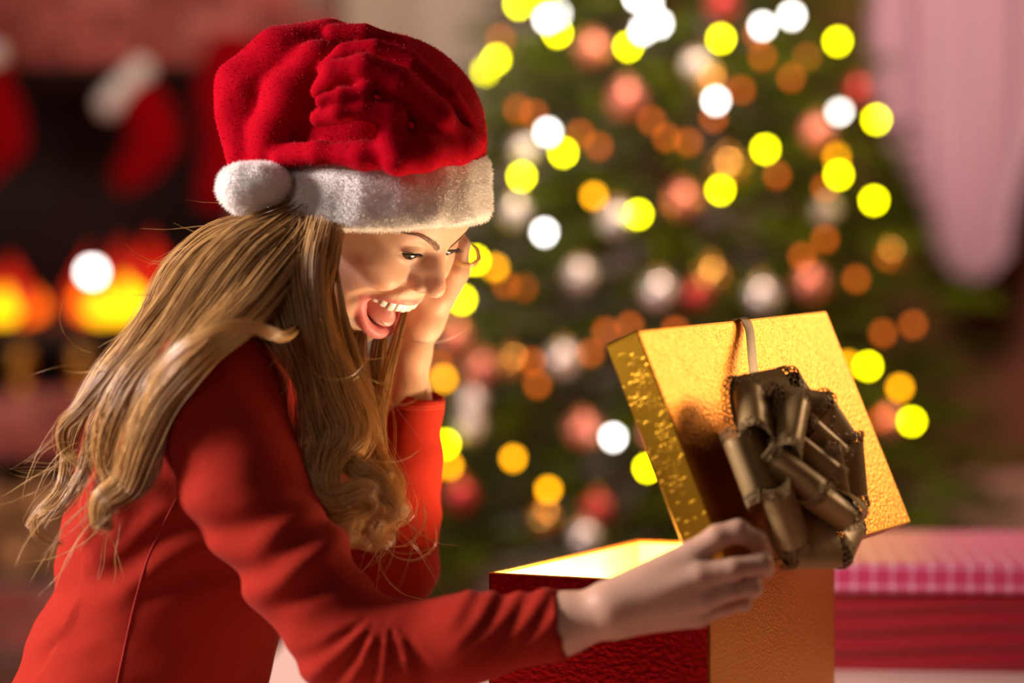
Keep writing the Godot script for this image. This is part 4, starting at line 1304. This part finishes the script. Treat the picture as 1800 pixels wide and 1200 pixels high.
func hat(root: Node3D) -> void:
	var s := Soft.new()
	var dc := 2.315
	s.ell(P(668, 245, dc), Vector3(px(188, dc), px(186, dc), 0.10), 0.01)
	# the fold that falls back over the left side
	Bn(s, [[590, 85, 2.30, 46], [500, 118, 2.285, 62], [440, 165, 2.28, 56], [440, 225, 2.28, 48], [443, 290, 2.28, 34], [448, 320, 2.275, 22]], 0.016)
	Bn(s, [[575, 70, 2.29, 34], [490, 95, 2.28, 36], [415, 140, 2.275, 26], [412, 195, 2.27, 24], [424, 265, 2.27, 22]], 0.012)
	Bn(s, [[560, 110, 2.25, 40], [510, 170, 2.245, 42], [478, 235, 2.25, 34], [462, 285, 2.26, 24]], 0.012)
	# rolls of cloth that fan out from the fold, with deep creases between
	Bn(s, [[588, 66, 2.275, 24], [640, 66, 2.275, 24], [700, 88, 2.28, 24], [770, 138, 2.285, 24], [836, 222, 2.30, 18]], 0.002)
	Bn(s, [[572, 122, 2.225, 14], [606, 94, 2.225, 19], [660, 88, 2.22, 19], [724, 112, 2.22, 20], [790, 170, 2.235, 19], [842, 242, 2.27, 14]], 0.002)
	Bn(s, [[562, 160, 2.20, 16], [588, 132, 2.195, 26], [640, 124, 2.19, 30], [700, 150, 2.192, 33], [765, 208, 2.21, 34], [812, 262, 2.24, 24]], 0.003)
	Bn(s, [[566, 178, 2.182, 13], [600, 171, 2.18, 16], [640, 164, 2.18, 15], [652, 145, 2.182, 14], [630, 126, 2.182, 13]], 0.003)
	Bn(s, [[560, 208, 2.19, 16], [596, 200, 2.18, 19], [640, 192, 2.18, 18], [690, 204, 2.185, 28]], 0.004)
	Bn(s, [[690, 204, 2.19, 24], [692, 245, 2.19, 26], [700, 280, 2.19, 30]], 0.008)
	Bn(s, [[500, 274, 2.24, 24], [560, 268, 2.215, 18], [640, 274, 2.20, 24], [740, 266, 2.20, 36], [805, 256, 2.235, 30], [832, 252, 2.29, 22]], 0.008)
	# pockets of shade between the rolls
	Bn(s, [[530, 150, 2.17, 10], [524, 200, 2.17, 13], [520, 245, 2.17, 12]], 0.012, true)
	Bn(s, [[545, 236, 2.165, 13], [590, 238, 2.16, 13], [645, 236, 2.165, 7]], 0.014, true)
	var nz := FastNoiseLite.new()
	nz.seed = 4; nz.frequency = 26.0; nz.fractal_octaves = 3
	var f := func(p: Vector3) -> float: return s.at(p) + 0.0009 * nz.get_noise_3dv(p)
	var ce := P(640, 220, 2.3)
	var hm := net(f, ce + Vector3(-0.155, -0.085, -0.13), ce + Vector3(0.13, 0.12, 0.175), 0.003)
	var hp := part("hat", hm.mesh(M.velvet), root, "red velvet hat with white plush brim")
	stuff(part("pile", fur(hm, 16000, 0.0026, 0.0003, Vector3(0, 0.1, 0), 0.7).mesh(M.fuzz_red), hp))
	# white brim: a thick soft band round the head
	var prof := []
	for k in 24:
		var an := TAU * k / 24.0
		var cx := signf(cos(an)) * pow(absf(cos(an)), 0.55); var cy := signf(sin(an)) * pow(absf(sin(an)), 0.7)
		prof.append(Vector2(cx, cy))
	var band := MB.new()
	var nb := 120
	for k in nb:
		var an := TAU * k / nb
		var low := P(656, 382, dc) + Vector3(cos(an) * px(192, dc), sin(an) * -0.014, sin(an) * 0.098)
		var top := P(674, 276, dc) + Vector3(cos(an) * px(170, dc), sin(an) * -0.006, sin(an) * 0.090)
		var out := Vector3(cos(an), 0.05, sin(an) * 0.9).normalized()
		var mid := (low + top) * 0.5
		var up := (top - low) * 0.5
		for q in prof:
			var p: Vector3 = mid + up * q.y * 1.08 + out * (q.x * 0.0135 - 0.004)
			p += out * 0.0045 * nz.get_noise_3dv(p * 0.9) + Vector3.UP * 0.002 * nz.get_noise_3dv(p * 0.6 + Vector3.ONE)
			band.vert(p)
	for k in nb:
		for j in 24:
			var k2 := (k + 1) % nb; var j2 := (j + 1) % 24
			band.quad(k * 24 + j, k * 24 + j2, k2 * 24 + j2, k2 * 24 + j)
	var bp := part("brim", band.mesh(M.plush), root, "white plush brim of the hat")
	stuff(part("pile", fur(band, 32000, 0.0036, 0.00035, Vector3(0, -0.25, 0), 0.7).mesh(M.fuzz_white), bp))
	var ps := Soft.new()
	ps.ell(P(452, 326, 2.235), Vector3(px(58, 2.235), px(38, 2.235), 0.026), 0.01, false, Basis(Vector3.BACK, 0.10))
	ps.ell(P(422, 332, 2.235), Vector3(px(34, 2.235), px(38, 2.235), 0.024), 0.012)
	var pf := func(p: Vector3) -> float: return ps.at(p) + 0.003 * nz.get_noise_3dv(p * 1.6)
	var pc := P(448, 328, 2.235)
	var pm := net(pf, pc - Vector3(0.045, 0.034, 0.04), pc + Vector3(0.045, 0.034, 0.04), 0.0028)
	var pp := part("pompom", pm.mesh(M.plush), root, "white pompom at the hat's tip")
	stuff(part("pile", fur(pm, 9000, 0.005, 0.0004, Vector3(0, -0.1, 0), 0.7).mesh(M.fuzz_white), pp))

# ---------------------------------------------------------------- her sweater, hands and body
var sweater_f: Callable

func arms(s: Soft, grow: float, k: float) -> void:
	var g := grow
	Bn(s, [[368, 668, 2.195, 122 * g], [432, 860, 2.16, 102 * g], [522, 1002, 2.135, 90 * g], [612, 1132, 2.12, 86 * g]], k)
	Bn(s, [[612, 1132, 2.12, 86 * g], [690, 1150, 2.11, 84 * g], [820, 1122, 2.09, 72 * g], [1000, 1097, 2.075, 62 * g]], k)
	Bn(s, [[455, 650, 2.46, 100 * g], [600, 880, 2.46, 76 * g], [692, 996, 2.44, 70 * g]], k)
	Bn(s, [[692, 996, 2.44, 70 * g], [702, 900, 2.43, 66 * g], [716, 820, 2.42, 55 * g], [738, 690, 2.41, 46 * g]], k)

func torso(s: Soft, g: float, k: float) -> void:
	var lean := Basis(Vector3.BACK, -0.28)
	s.ell(P(362, 820, 2.34), Vector3(0.122, 0.20, 0.145) * g, k, false, lean)
	s.ell(P(287, 1110, 2.34), Vector3(0.112, 0.21, 0.13) * g, k, false, Basis(Vector3.BACK, -0.12))
	s.ell(P(190, 1310, 2.34), Vector3(0.105, 0.14, 0.16) * g, k)
	Bn(s, [[372, 672, 2.21, 112 * g], [440, 640, 2.34, 105 * g], [455, 650, 2.46, 100 * g]], k)
	Bn(s, [[430, 660, 2.34, 100 * g], [500, 560, 2.34, 92 * g]], k)
	s.ell(P(480, 880, 2.27), Vector3(0.06, 0.07, 0.065) * g, k)
	s.ell(P(490, 870, 2.41), Vector3(0.06, 0.07, 0.065) * g, k)

func surf(x: float, y: float, d0 := 1.95) -> Vector3:       # where the sight line meets the sweater
	var d := d0
	for k in 60:
		var e: float = sweater_f.call(P(x, y, d))
		if e < 0.0004: break
		d += e * 0.8
		if d > 2.7: break
	return P(x, y, d)

func clothes(root: Node3D) -> void:
	var s := Soft.new()
	torso(s, 1.0, 0.04)
	arms(s, 1.0, 0.022)
	var cut := Soft.new()
	Bn(cut, [[722, 780, 2.418, 28], [755, 600, 2.40, 42]], 0.004)
	var nz := FastNoiseLite.new()
	nz.seed = 9; nz.frequency = 11.0; nz.fractal_octaves = 2
	var crook := P(672, 1058, 2.08)
	var cuff_a := P(990, 1098, 2.075); var cuff_b := P(738, 692, 2.41)
	var dir_a := (P(1000, 1097, 2.075) - P(820, 1122, 2.09)).normalized()
	var dir_b := (P(738, 690, 2.41) - P(716, 820, 2.42)).normalized()
	sweater_f = func(p: Vector3) -> float:
		var d := s.at(p)
		if d > 0.05: return d
		var da := p - cuff_a
		if da.length_squared() < 0.01: d = maxf(d, da.dot(dir_a))
		var db := p - cuff_b
		if db.length_squared() < 0.01: d = maxf(d, db.dot(dir_b))
		d += 0.0030 * nz.get_noise_3d(p.x * 1.0, p.y * 1.6, p.z)
		if p.z > -2.24:                                        # creases at the bent elbow and along the forearm
			var q := p - crook
			var r := Vector2(q.x, q.y).length()
			var an := atan2(q.y, q.x)
			var w := smoothstep(0.005, 0.045, r) * (1.0 - smoothstep(0.08, 0.135, r))
			var fan := smoothstep(-2.75, -2.35, an) * (1.0 - smoothstep(-1.15, -0.7, an))
			d -= 0.0028 * w * fan * sin(an * 17.0 + r * 42.0)
			var fw := smoothstep(0.05, 0.09, q.x) * (1.0 - smoothstep(0.150, 0.163, q.x)) * smoothstep(-0.065, -0.005, q.y)
			d -= 0.0020 * fw * sin((q.x - q.y * 0.8) * 290.0 + 0.8 * sin(q.y * 90.0))
			var uw := smoothstep(0.10, 0.06, q.y) * smoothstep(-0.03, 0.02, q.y) * (1.0 - smoothstep(-0.02, 0.02, q.x))
			d -= 0.0032 * uw * sin((q.y - q.x * 0.45 + 0.01 * sin(q.x * 40.0)) * 130.0)
		elif p.x < -0.2 and p.y < 0.66:                       # soft folds across the waist
			var w := smoothstep(0.66, 0.62, p.y)
			d -= 0.003 * w * sin((p.y - p.x * 0.45 - 0.02 * sin(p.z * 20.0)) * 95.0) * smoothstep(-0.25, -0.36, p.x)
		var h := -cut.at(p)
		return maxf(d, h)
	var lo := Vector3(-0.5, 0.42, -2.56); var hi := Vector3(0.07, 0.92, -2.02)
	var sm := net(sweater_f, lo, hi, 0.0042, null, Transform3D(), 1.6)
	var sp := part("sweater", sm.mesh(M.sweater), root, "red long-sleeved sweater")
	# seams and stitches
	var seam := func(pts: Array, n: int, r: float) -> void:
		var flat := []
		for q in pts: flat.append(Vector3(q[0], q[1], 0))
		var c := curve(flat, n)
		var out := PackedVector3Array()
		for q in c: out.append(surf(q.x, q.y))
		var mb := MB.new()
		var rr := PackedFloat32Array(); rr.resize(n + 1); rr.fill(r)
		mb.tube(out, rr, 6)
		part("seam", mb.mesh(M.seam), sp)
	seam.call([[312, 872], [285, 925], [258, 985], [236, 1060], [220, 1130], [205, 1200], [196, 1250]], 40, 0.0009)
	seam.call([[420, 590], [462, 612], [490, 660], [505, 720]], 24, 0.0009)
	var st := MB.new()
	for row in 2:
		for k in 22:
			var x0 := 700.0 + 78.0 * k / 21.0
			var y0 := 712.0 + row * 5.0 + 3.0 * sin(k / 21.0 * PI)
			var a := surf(x0, y0, 2.3); var b := surf(x0 + 2.4, y0 + 0.3, 2.3)
			if a.z < -2.5 or b.z < -2.5: continue
			st.tube(PackedVector3Array([a, b]), PackedFloat32Array([0.0005, 0.0005]), 5)
	part("stitching", st.mesh(M.thread), sp)

func append(to: MB, from: MB) -> void:
	var s := to.v.size()
	to.v.append_array(from.v); to.c.append_array(from.c); to.uv.append_array(from.uv)
	for k in from.i: to.i.append(k + s)

func near_hand() -> Soft:
	var s := Soft.new()
	Bn(s, [[880, 1112, 2.085, 48], [985, 1097, 2.078, 52], [1080, 1072, 2.065, 44]], 0.012)
	Bn(s, [[1070, 1056, 2.065, 36], [1216, 975, 2.055, 25]], 0.010)
	Bn(s, [[1080, 1068, 2.06, 36], [1232, 1012, 2.045, 26]], 0.010)
	Bn(s, [[1080, 1080, 2.065, 34], [1234, 1050, 2.05, 25]], 0.010)
	Bn(s, [[1085, 1090, 2.07, 30], [1228, 1082, 2.065, 21]], 0.010)
	var kn := 0.0035
	Bn(s, [[1216, 977, 2.055, 25], [1262, 944, 2.05, 22], [1298, 934, 2.05, 21.5]], kn)
	Bn(s, [[1298, 934, 2.05, 20.5], [1330, 950, 2.058, 18], [1346, 974, 2.07, 15]], kn)
	Bn(s, [[1232, 1012, 2.045, 25], [1290, 1000, 2.04, 19], [1340, 990, 2.045, 19]], kn)
	Bn(s, [[1340, 990, 2.045, 18], [1345, 1000, 2.075, 16.5], [1315, 1002, 2.09, 14]], kn)
	Bn(s, [[1234, 1050, 2.05, 24], [1285, 1038, 2.047, 18], [1322, 1030, 2.05, 18]], kn)
	Bn(s, [[1322, 1030, 2.05, 17], [1325, 1036, 2.08, 16], [1296, 1036, 2.095, 13]], kn)
	Bn(s, [[1228, 1082, 2.065, 20], [1270, 1068, 2.062, 16], [1305, 1058, 2.065, 15.5]], kn)
	Bn(s, [[1305, 1058, 2.065, 15], [1308, 1062, 2.09, 14], [1285, 1060, 2.10, 12]], kn)
	Bn(s, [[1110, 1055, 2.08, 30], [1180, 1005, 2.10, 24], [1240, 985, 2.115, 19], [1290, 985, 2.112, 15]], 0.008)
	return s

func far_hand() -> Soft:
	var s := Soft.new()
	Bn(s, [[706, 800, 2.43, 40], [718, 690, 2.41, 33], [726, 620, 2.405, 30], [744, 568, 2.40, 27]], 0.010)
	var kn := 0.004
	for q in [[796, 478, 2.385, 20], [806, 470, 2.405, 19], [800, 472, 2.425, 17], [785, 480, 2.44, 15]]:
		Bn(s, [[746, 565, 2.40, 27], q], 0.010)
	Bn(s, [[770, 520, 2.39, 26], [800, 480, 2.40, 22]], 0.01)
	Bn(s, [[796, 478, 2.385, 18], [806, 440, 2.40, 15], [790, 410, 2.41, 13]], kn)
	Bn(s, [[806, 470, 2.405, 18], [812, 432, 2.42, 15], [790, 395, 2.43, 13]], kn)
	Bn(s, [[800, 472, 2.425, 16], [802, 435, 2.44, 14], [782, 402, 2.45, 12]], kn)
	Bn(s, [[785, 480, 2.44, 14], [782, 445, 2.455, 13], [768, 415, 2.46, 11]], kn)
	Bn(s, [[748, 560, 2.395, 22], [745, 515, 2.385, 16], [742, 475, 2.38, 13]], 0.006)
	return s

func dimmer_skin(_p: Vector3) -> Color:
	return Color(0.60, 0.36, 0.25)  # hands and body darker than the face, their dimmer light in the colour

func body(root: Node3D, hm: MB) -> MB:
	var all := hm
	append(all, hand_net(near_hand(), P(1120, 1030, 2.07), Vector3(0.135, 0.085, 0.065)))
	append(all, hand_net(far_hand(), P(755, 600, 2.42), Vector3(0.05, 0.13, 0.065)))
	var s := Soft.new()
	torso(s, 0.86, 0.03)
	arms(s, 0.66, 0.02)
	Bn(s, [[500, 620, 2.34, 80], [575, 500, 2.34, 84]], 0.02)
	for m in [-1.0, 1.0]:                                  # legs, folded under her
		var z: float = -2.34 + m * 0.085
		s.bone(Vector3(-0.42, 0.32, z), Vector3(-0.06, 0.09, z + m * 0.03), 0.075, 0.05, 0.03)
		s.bone(Vector3(-0.06, 0.075, z + m * 0.03), Vector3(-0.44, 0.065, z), 0.05, 0.036, 0.02)
		s.bone(Vector3(-0.44, 0.065, z), Vector3(-0.60, 0.04, z), 0.036, 0.03, 0.02)
	append(all, net(s.at, Vector3(-0.66, 0.0, -2.58), Vector3(0.06, 0.95, -2.03), 0.014, dimmer_skin))
	var t := Soft.new()
	t.ell(Vector3(-0.43, 0.36, -2.34), Vector3(0.12, 0.12, 0.17), 0.03)
	for m in [-1.0, 1.0]:
		var z: float = -2.34 + m * 0.085
		t.bone(Vector3(-0.42, 0.32, z), Vector3(-0.06, 0.10, z + m * 0.03), 0.09, 0.064, 0.03)
		t.bone(Vector3(-0.06, 0.085, z + m * 0.03), Vector3(-0.42, 0.075, z), 0.062, 0.05, 0.02)
	part("trousers", net(t.at, Vector3(-0.6, 0.0, -2.6), Vector3(0.05, 0.52, -2.08), 0.014).mesh(M.jeans), root)
	return all

func hand_net(s: Soft, mid: Vector3, half: Vector3) -> MB:
	return net(s.at, mid - half, mid + half, 0.0027, dimmer_skin)

# ---------------------------------------------------------------- her hair: guide lines, each with many strands round it
func lock(mb: MB, g: Array, wid: Array, count: int, wave := 0.0, turns := 1.5, tone := 0.5, stray := 0.12) -> void:
	var n := maxi(14, int(g.size() * 4.5))
	var pts := []
	for q in g: pts.append(P(q[0], q[1], q[2]))
	var c := curve(pts, n)
	var w := radii(wid, n)
	# frames
	var fa := PackedVector3Array(); var fb := PackedVector3Array()
	var a := (c[1] - c[0]).cross(Vector3(0.1, 0.2, 1)).normalized()
	for k in n + 1:
		var t := (c[mini(k + 1, n)] - c[maxi(k - 1, 0)]).normalized()
		a = (a - t * a.dot(t)).normalized()
		fa.append(a); fb.append(t.cross(a))
	var ph0 := rng.randf() * TAU
	for s in count:
		var an := rng.randf() * TAU
		var r := sqrt(rng.randf()) 
		var out := rng.randf() < stray
		var ox := cos(an) * r; var oy := sin(an) * r * 0.75
		var start := int(rng.randf_range(0, 0.12) * n)
		var stop := n - int(absf(rng.randfn(0.0, 0.10)) * n)
		if out: stop = n
		var tw := rng.randf_range(-0.6, 0.6)
		var f1 := rng.randf() * TAU
		var am := rng.randf_range(0.4, 1.3) * (2.2 if out else 1.0)
		var lag := rng.randfn(0.0, 0.03)
		var tn := clampf(tone + rng.randfn(0.0, 0.3), 0.0, 1.0)
		var root := Color(0.15, 0.065, 0.018).lerp(Color(0.74, 0.43, 0.16), tn)
		var tip := Color(0.27, 0.12, 0.03).lerp(Color(0.94, 0.58, 0.21), tn)
		var rad := rng.randf_range(0.00022, 0.00042) * (0.6 if out else 1.0)
		var m := stop - start + 1
		if m < 5: continue
		var s0 := mb.v.size()
		for k in m:
			var j := start + k
			var t := float(j) / n
			var ww := px(w[j], 2.28)
			var loose := (1.0 + (1.6 * t * t if out else 0.0))
			var ph := ph0 + TAU * turns * (t + lag) 
			var hx := wave * smoothstep(0.15, 0.8, t)
			var x := (ox * cos(tw * t) - oy * sin(tw * t)) * loose + hx * sin(ph)
			var y := (ox * sin(tw * t) + oy * cos(tw * t)) * loose + hx * cos(ph)
			x += 0.22 * am * sin(f1 + t * 9.0) * t
			y += 0.22 * am * cos(f1 * 1.7 + t * 7.0) * t
			var p := c[j] + fa[j] * x * ww + fb[j] * y * ww
			var tt := float(k) / (m - 1)
			var rr := rad * (1.0 - 0.8 * tt * tt * tt)
			mb.col = root.lerp(tip, smoothstep(0.0, 0.7, t))
			var ri := fa[j] * rr; var rj := fb[j] * rr
			mb.vert(p + ri); mb.vert(p - ri * 0.5 + rj * 0.87); mb.vert(p - ri * 0.5 - rj * 0.87)
		for k in m - 1:
			for e in 3:
				var e2 := (e + 1) % 3
				mb.quad(s0 + k * 3 + e, s0 + k * 3 + e2, s0 + (k + 1) * 3 + e2, s0 + (k + 1) * 3 + e)

func hair(root: Node3D) -> void:
	var mb := MB.new()  # lock tones hold light too: shaded under-layers darker, lit chest locks brighter
	# falling back over the shoulder
	lock(mb, [[520, 385, 2.255], [420, 418, 2.24], [345, 462, 2.22], [285, 545, 2.19], [215, 640, 2.18], [150, 705, 2.19], [108, 745, 2.20], [112, 790, 2.21], [150, 822, 2.20]], [34, 34, 30, 26, 20, 15, 10, 8, 4], 260, 0.5, 2.0, 0.5)
	lock(mb, [[530, 385, 2.24], [430, 430, 2.215], [360, 500, 2.19], [300, 590, 2.165], [235, 680, 2.16], [190, 760, 2.17], [178, 820, 2.18], [205, 860, 2.17], [238, 850, 2.16]], [40, 42, 36, 32, 28, 22, 16, 12, 5], 330, 0.5, 2.0, 0.55)
	lock(mb, [[545, 388, 2.235], [460, 450, 2.20], [395, 530, 2.17], [330, 615, 2.14], [280, 700, 2.13], [262, 780, 2.15], [240, 835, 2.16], [195, 870, 2.16], [182, 905, 2.16], [200, 930, 2.15]], [42, 42, 40, 36, 32, 28, 24, 20, 14, 6], 340, 0.4, 2.0, 0.25)
	lock(mb, [[555, 390, 2.23], [485, 480, 2.19], [425, 550, 2.15], [355, 610, 2.115], [285, 690, 2.12], [250, 770, 2.13], [225, 850, 2.15], [180, 880, 2.15], [172, 925, 2.15], [195, 905, 2.14]], [40, 44, 40, 34, 30, 28, 24, 18, 12, 5], 300, 0.4, 1.5, 0.62)
	lock(mb, [[470, 395, 2.28], [380, 420, 2.27], [310, 480, 2.26], [255, 570, 2.24], [175, 660, 2.23], [130, 760, 2.23], [115, 850, 2.23], [70, 900, 2.23], [45, 925, 2.23]], [34, 34, 32, 28, 20, 14, 10, 8, 4], 200, 0.6, 1.5, 0.45, 0.2)
	lock(mb, [[300, 540, 2.22], [230, 640, 2.21], [170, 740, 2.21], [150, 830, 2.21], [110, 885, 2.21], [62, 905, 2.21], [68, 940, 2.21], [112, 955, 2.21]], [16, 18, 16, 13, 11, 9, 7, 3], 110, 0.7, 2.0, 0.4, 0.25)
	# across the shoulder
	lock(mb, [[525, 400, 2.26], [530, 500, 2.235], [528, 562, 2.195], [500, 592, 2.13], [470, 585, 2.095], [420, 570, 2.08], [365, 580, 2.07], [310, 612, 2.075], [268, 665, 2.09], [246, 735, 2.11]], [4, 6, 10, 12, 13, 12, 12, 12, 10, 6], 110, 0.4, 1.0, 0.75)
	lock(mb, [[520, 400, 2.26], [480, 480, 2.23], [470, 545, 2.20], [500, 610, 2.17], [525, 670, 2.19]], [36, 36, 30, 22, 10], 150, 0.2, 1.0, 0.1)
	# in front of the shoulder, down over the chest
	lock(mb, [[500, 385, 2.25], [490, 470, 2.215], [510, 570, 2.18], [535, 660, 2.19], [548, 750, 2.22], [552, 830, 2.24], [570, 890, 2.25]], [30, 34, 34, 32, 28, 24, 12], 280, 0.4, 1.5, 0.3)
	lock(mb, [[535, 385, 2.225], [520, 470, 2.20], [535, 570, 2.175], [558, 670, 2.185], [568, 760, 2.20], [555, 815, 2.19], [575, 860, 2.18], [622, 880, 2.19], [648, 920, 2.20]], [30, 32, 32, 30, 30, 28, 26, 20, 8], 320, 0.7, 2.2, 0.6)
	lock(mb, [[565, 388, 2.215], [548, 470, 2.195], [556, 560, 2.18], [580, 660, 2.185], [598, 745, 2.19], [575, 800, 2.175], [560, 850, 2.165], [590, 900, 2.17], [650, 905, 2.18], [672, 945, 2.19]], [28, 30, 30, 30, 32, 30, 28, 24, 18, 6], 330, 0.8, 2.4, 0.95)
	lock(mb, [[590, 392, 2.215], [575, 460, 2.205], [560, 530, 2.19], [575, 610, 2.185], [606, 690, 2.19], [628, 760, 2.19], [600, 815, 2.17], [590, 860, 2.165], [630, 890, 2.17], [676, 870, 2.18], [690, 830, 2.19]], [16, 22, 24, 26, 28, 28, 26, 22, 18, 12, 5], 300, 0.8, 2.2, 0.9)
	lock(mb, [[584, 392, 2.215], [578, 470, 2.205], [560, 520, 2.19], [572, 590, 2.185], [600, 660, 2.20], [628, 740, 2.21], [650, 810, 2.22], [640, 870, 2.215], [660, 930, 2.21], [640, 965, 2.21]], [8, 12, 18, 18, 18, 20, 20, 22, 18, 8], 200, 0.9, 2.5, 0.9)
	lock(mb, [[590, 395, 2.215], [592, 470, 2.205], [604, 550, 2.20], [622, 630, 2.205], [645, 720, 2.215], [672, 800, 2.22], [690, 850, 2.22], [675, 900, 2.22], [690, 950, 2.22]], [3, 3, 6, 12, 16, 17, 16, 15, 6], 130, 0.6, 2.0, 0.65, 0.3)
	lock(mb, [[588, 400, 2.215], [582, 490, 2.20], [594, 570, 2.195], [610, 640, 2.20], [640, 700, 2.21], [652, 770, 2.215], [676, 820, 2.22], [700, 880, 2.23]], [3, 4, 7, 12, 14, 14, 12, 8], 80, 0.5, 2.0, 0.7, 0.35)
	# curls low on the chest
	lock(mb, [[560, 780, 2.18], [548, 830, 2.165], [575, 872, 2.155], [630, 862, 2.16], [650, 900, 2.17], [620, 940, 2.175], [650, 965, 2.18]], [24, 26, 24, 20, 18, 14, 5], 190, 0.9, 2.5, 0.9, 0.25)
	lock(mb, [[600, 800, 2.19], [640, 830, 2.175], [680, 855, 2.175], [690, 900, 2.18], [665, 935, 2.185], [680, 965, 2.19]], [22, 22, 18, 16, 12, 5], 150, 1.0, 2.5, 0.85, 0.3)
	# beyond the chin
	lock(mb, [[728, 475, 2.36], [716, 530, 2.35], [694, 605, 2.34], [676, 680, 2.34], [664, 760, 2.33], [672, 820, 2.32], [690, 870, 2.31], [680, 920, 2.30]], [3, 5, 10, 14, 16, 16, 14, 6], 150, 0.4, 1.5, 0.6, 0.2)
	lock(mb, [[690, 480, 2.37], [672, 570, 2.36], [662, 660, 2.36], [655, 740, 2.35], [650, 830, 2.33], [665, 900, 2.32]], [4, 12, 20, 24, 22, 10], 150, 0.4, 1.5, 0.25, 0.2)
	lock(mb, [[640, 500, 2.36], [628, 600, 2.33], [628, 680, 2.31], [640, 760, 2.30], [640, 850, 2.28], [655, 910, 2.27]], [6, 18, 26, 28, 24, 10], 180, 0.4, 1.5, 0.25, 0.2)
	# the little lock by the far temple
	lock(mb, [[792, 452, 2.37], [806, 462, 2.365], [828, 466, 2.365], [842, 456, 2.37], [838, 438, 2.375], [826, 428, 2.38]], [4, 5, 5, 4, 3, 1], 26, 0.3, 1.0, 0.8, 0.2)
	# single hairs that stand off
	for k in 150:
		var b: Array = [[470, 420, 2.24], [330, 520, 2.2], [220, 680, 2.18], [150, 780, 2.2], [540, 560, 2.17], [600, 780, 2.19], [650, 850, 2.2], [180, 880, 2.17], [620, 620, 2.21], [690, 900, 2.22]][k % 10]
		var d0 := Vector2(rng.randfn(0, 1), rng.randfn(0, 1)) * 30.0
		var st := Vector2(b[0], b[1]) + d0
		var dr := Vector2(-0.7, 0.75).rotated(rng.randfn(0, 0.5)) if b[0] < 480 else Vector2(0.15, 1).rotated(rng.randfn(0, 0.4))
		var g := []
		var bend := rng.randfn(0, 0.35)
		var le := rng.randf_range(25, 50)
		for q in 5:
			g.append([st.x, st.y, b[2] + rng.randfn(0, 0.004)])
			st += dr * le
			dr = dr.rotated(bend)
		lock(mb, g, [1.5, 3, 3, 3, 1], 2, 0.5, 1.0, 0.6, 0.5)
	stuff(part("hair", mb.mesh(M.hair), root, "long wavy blonde hair"))
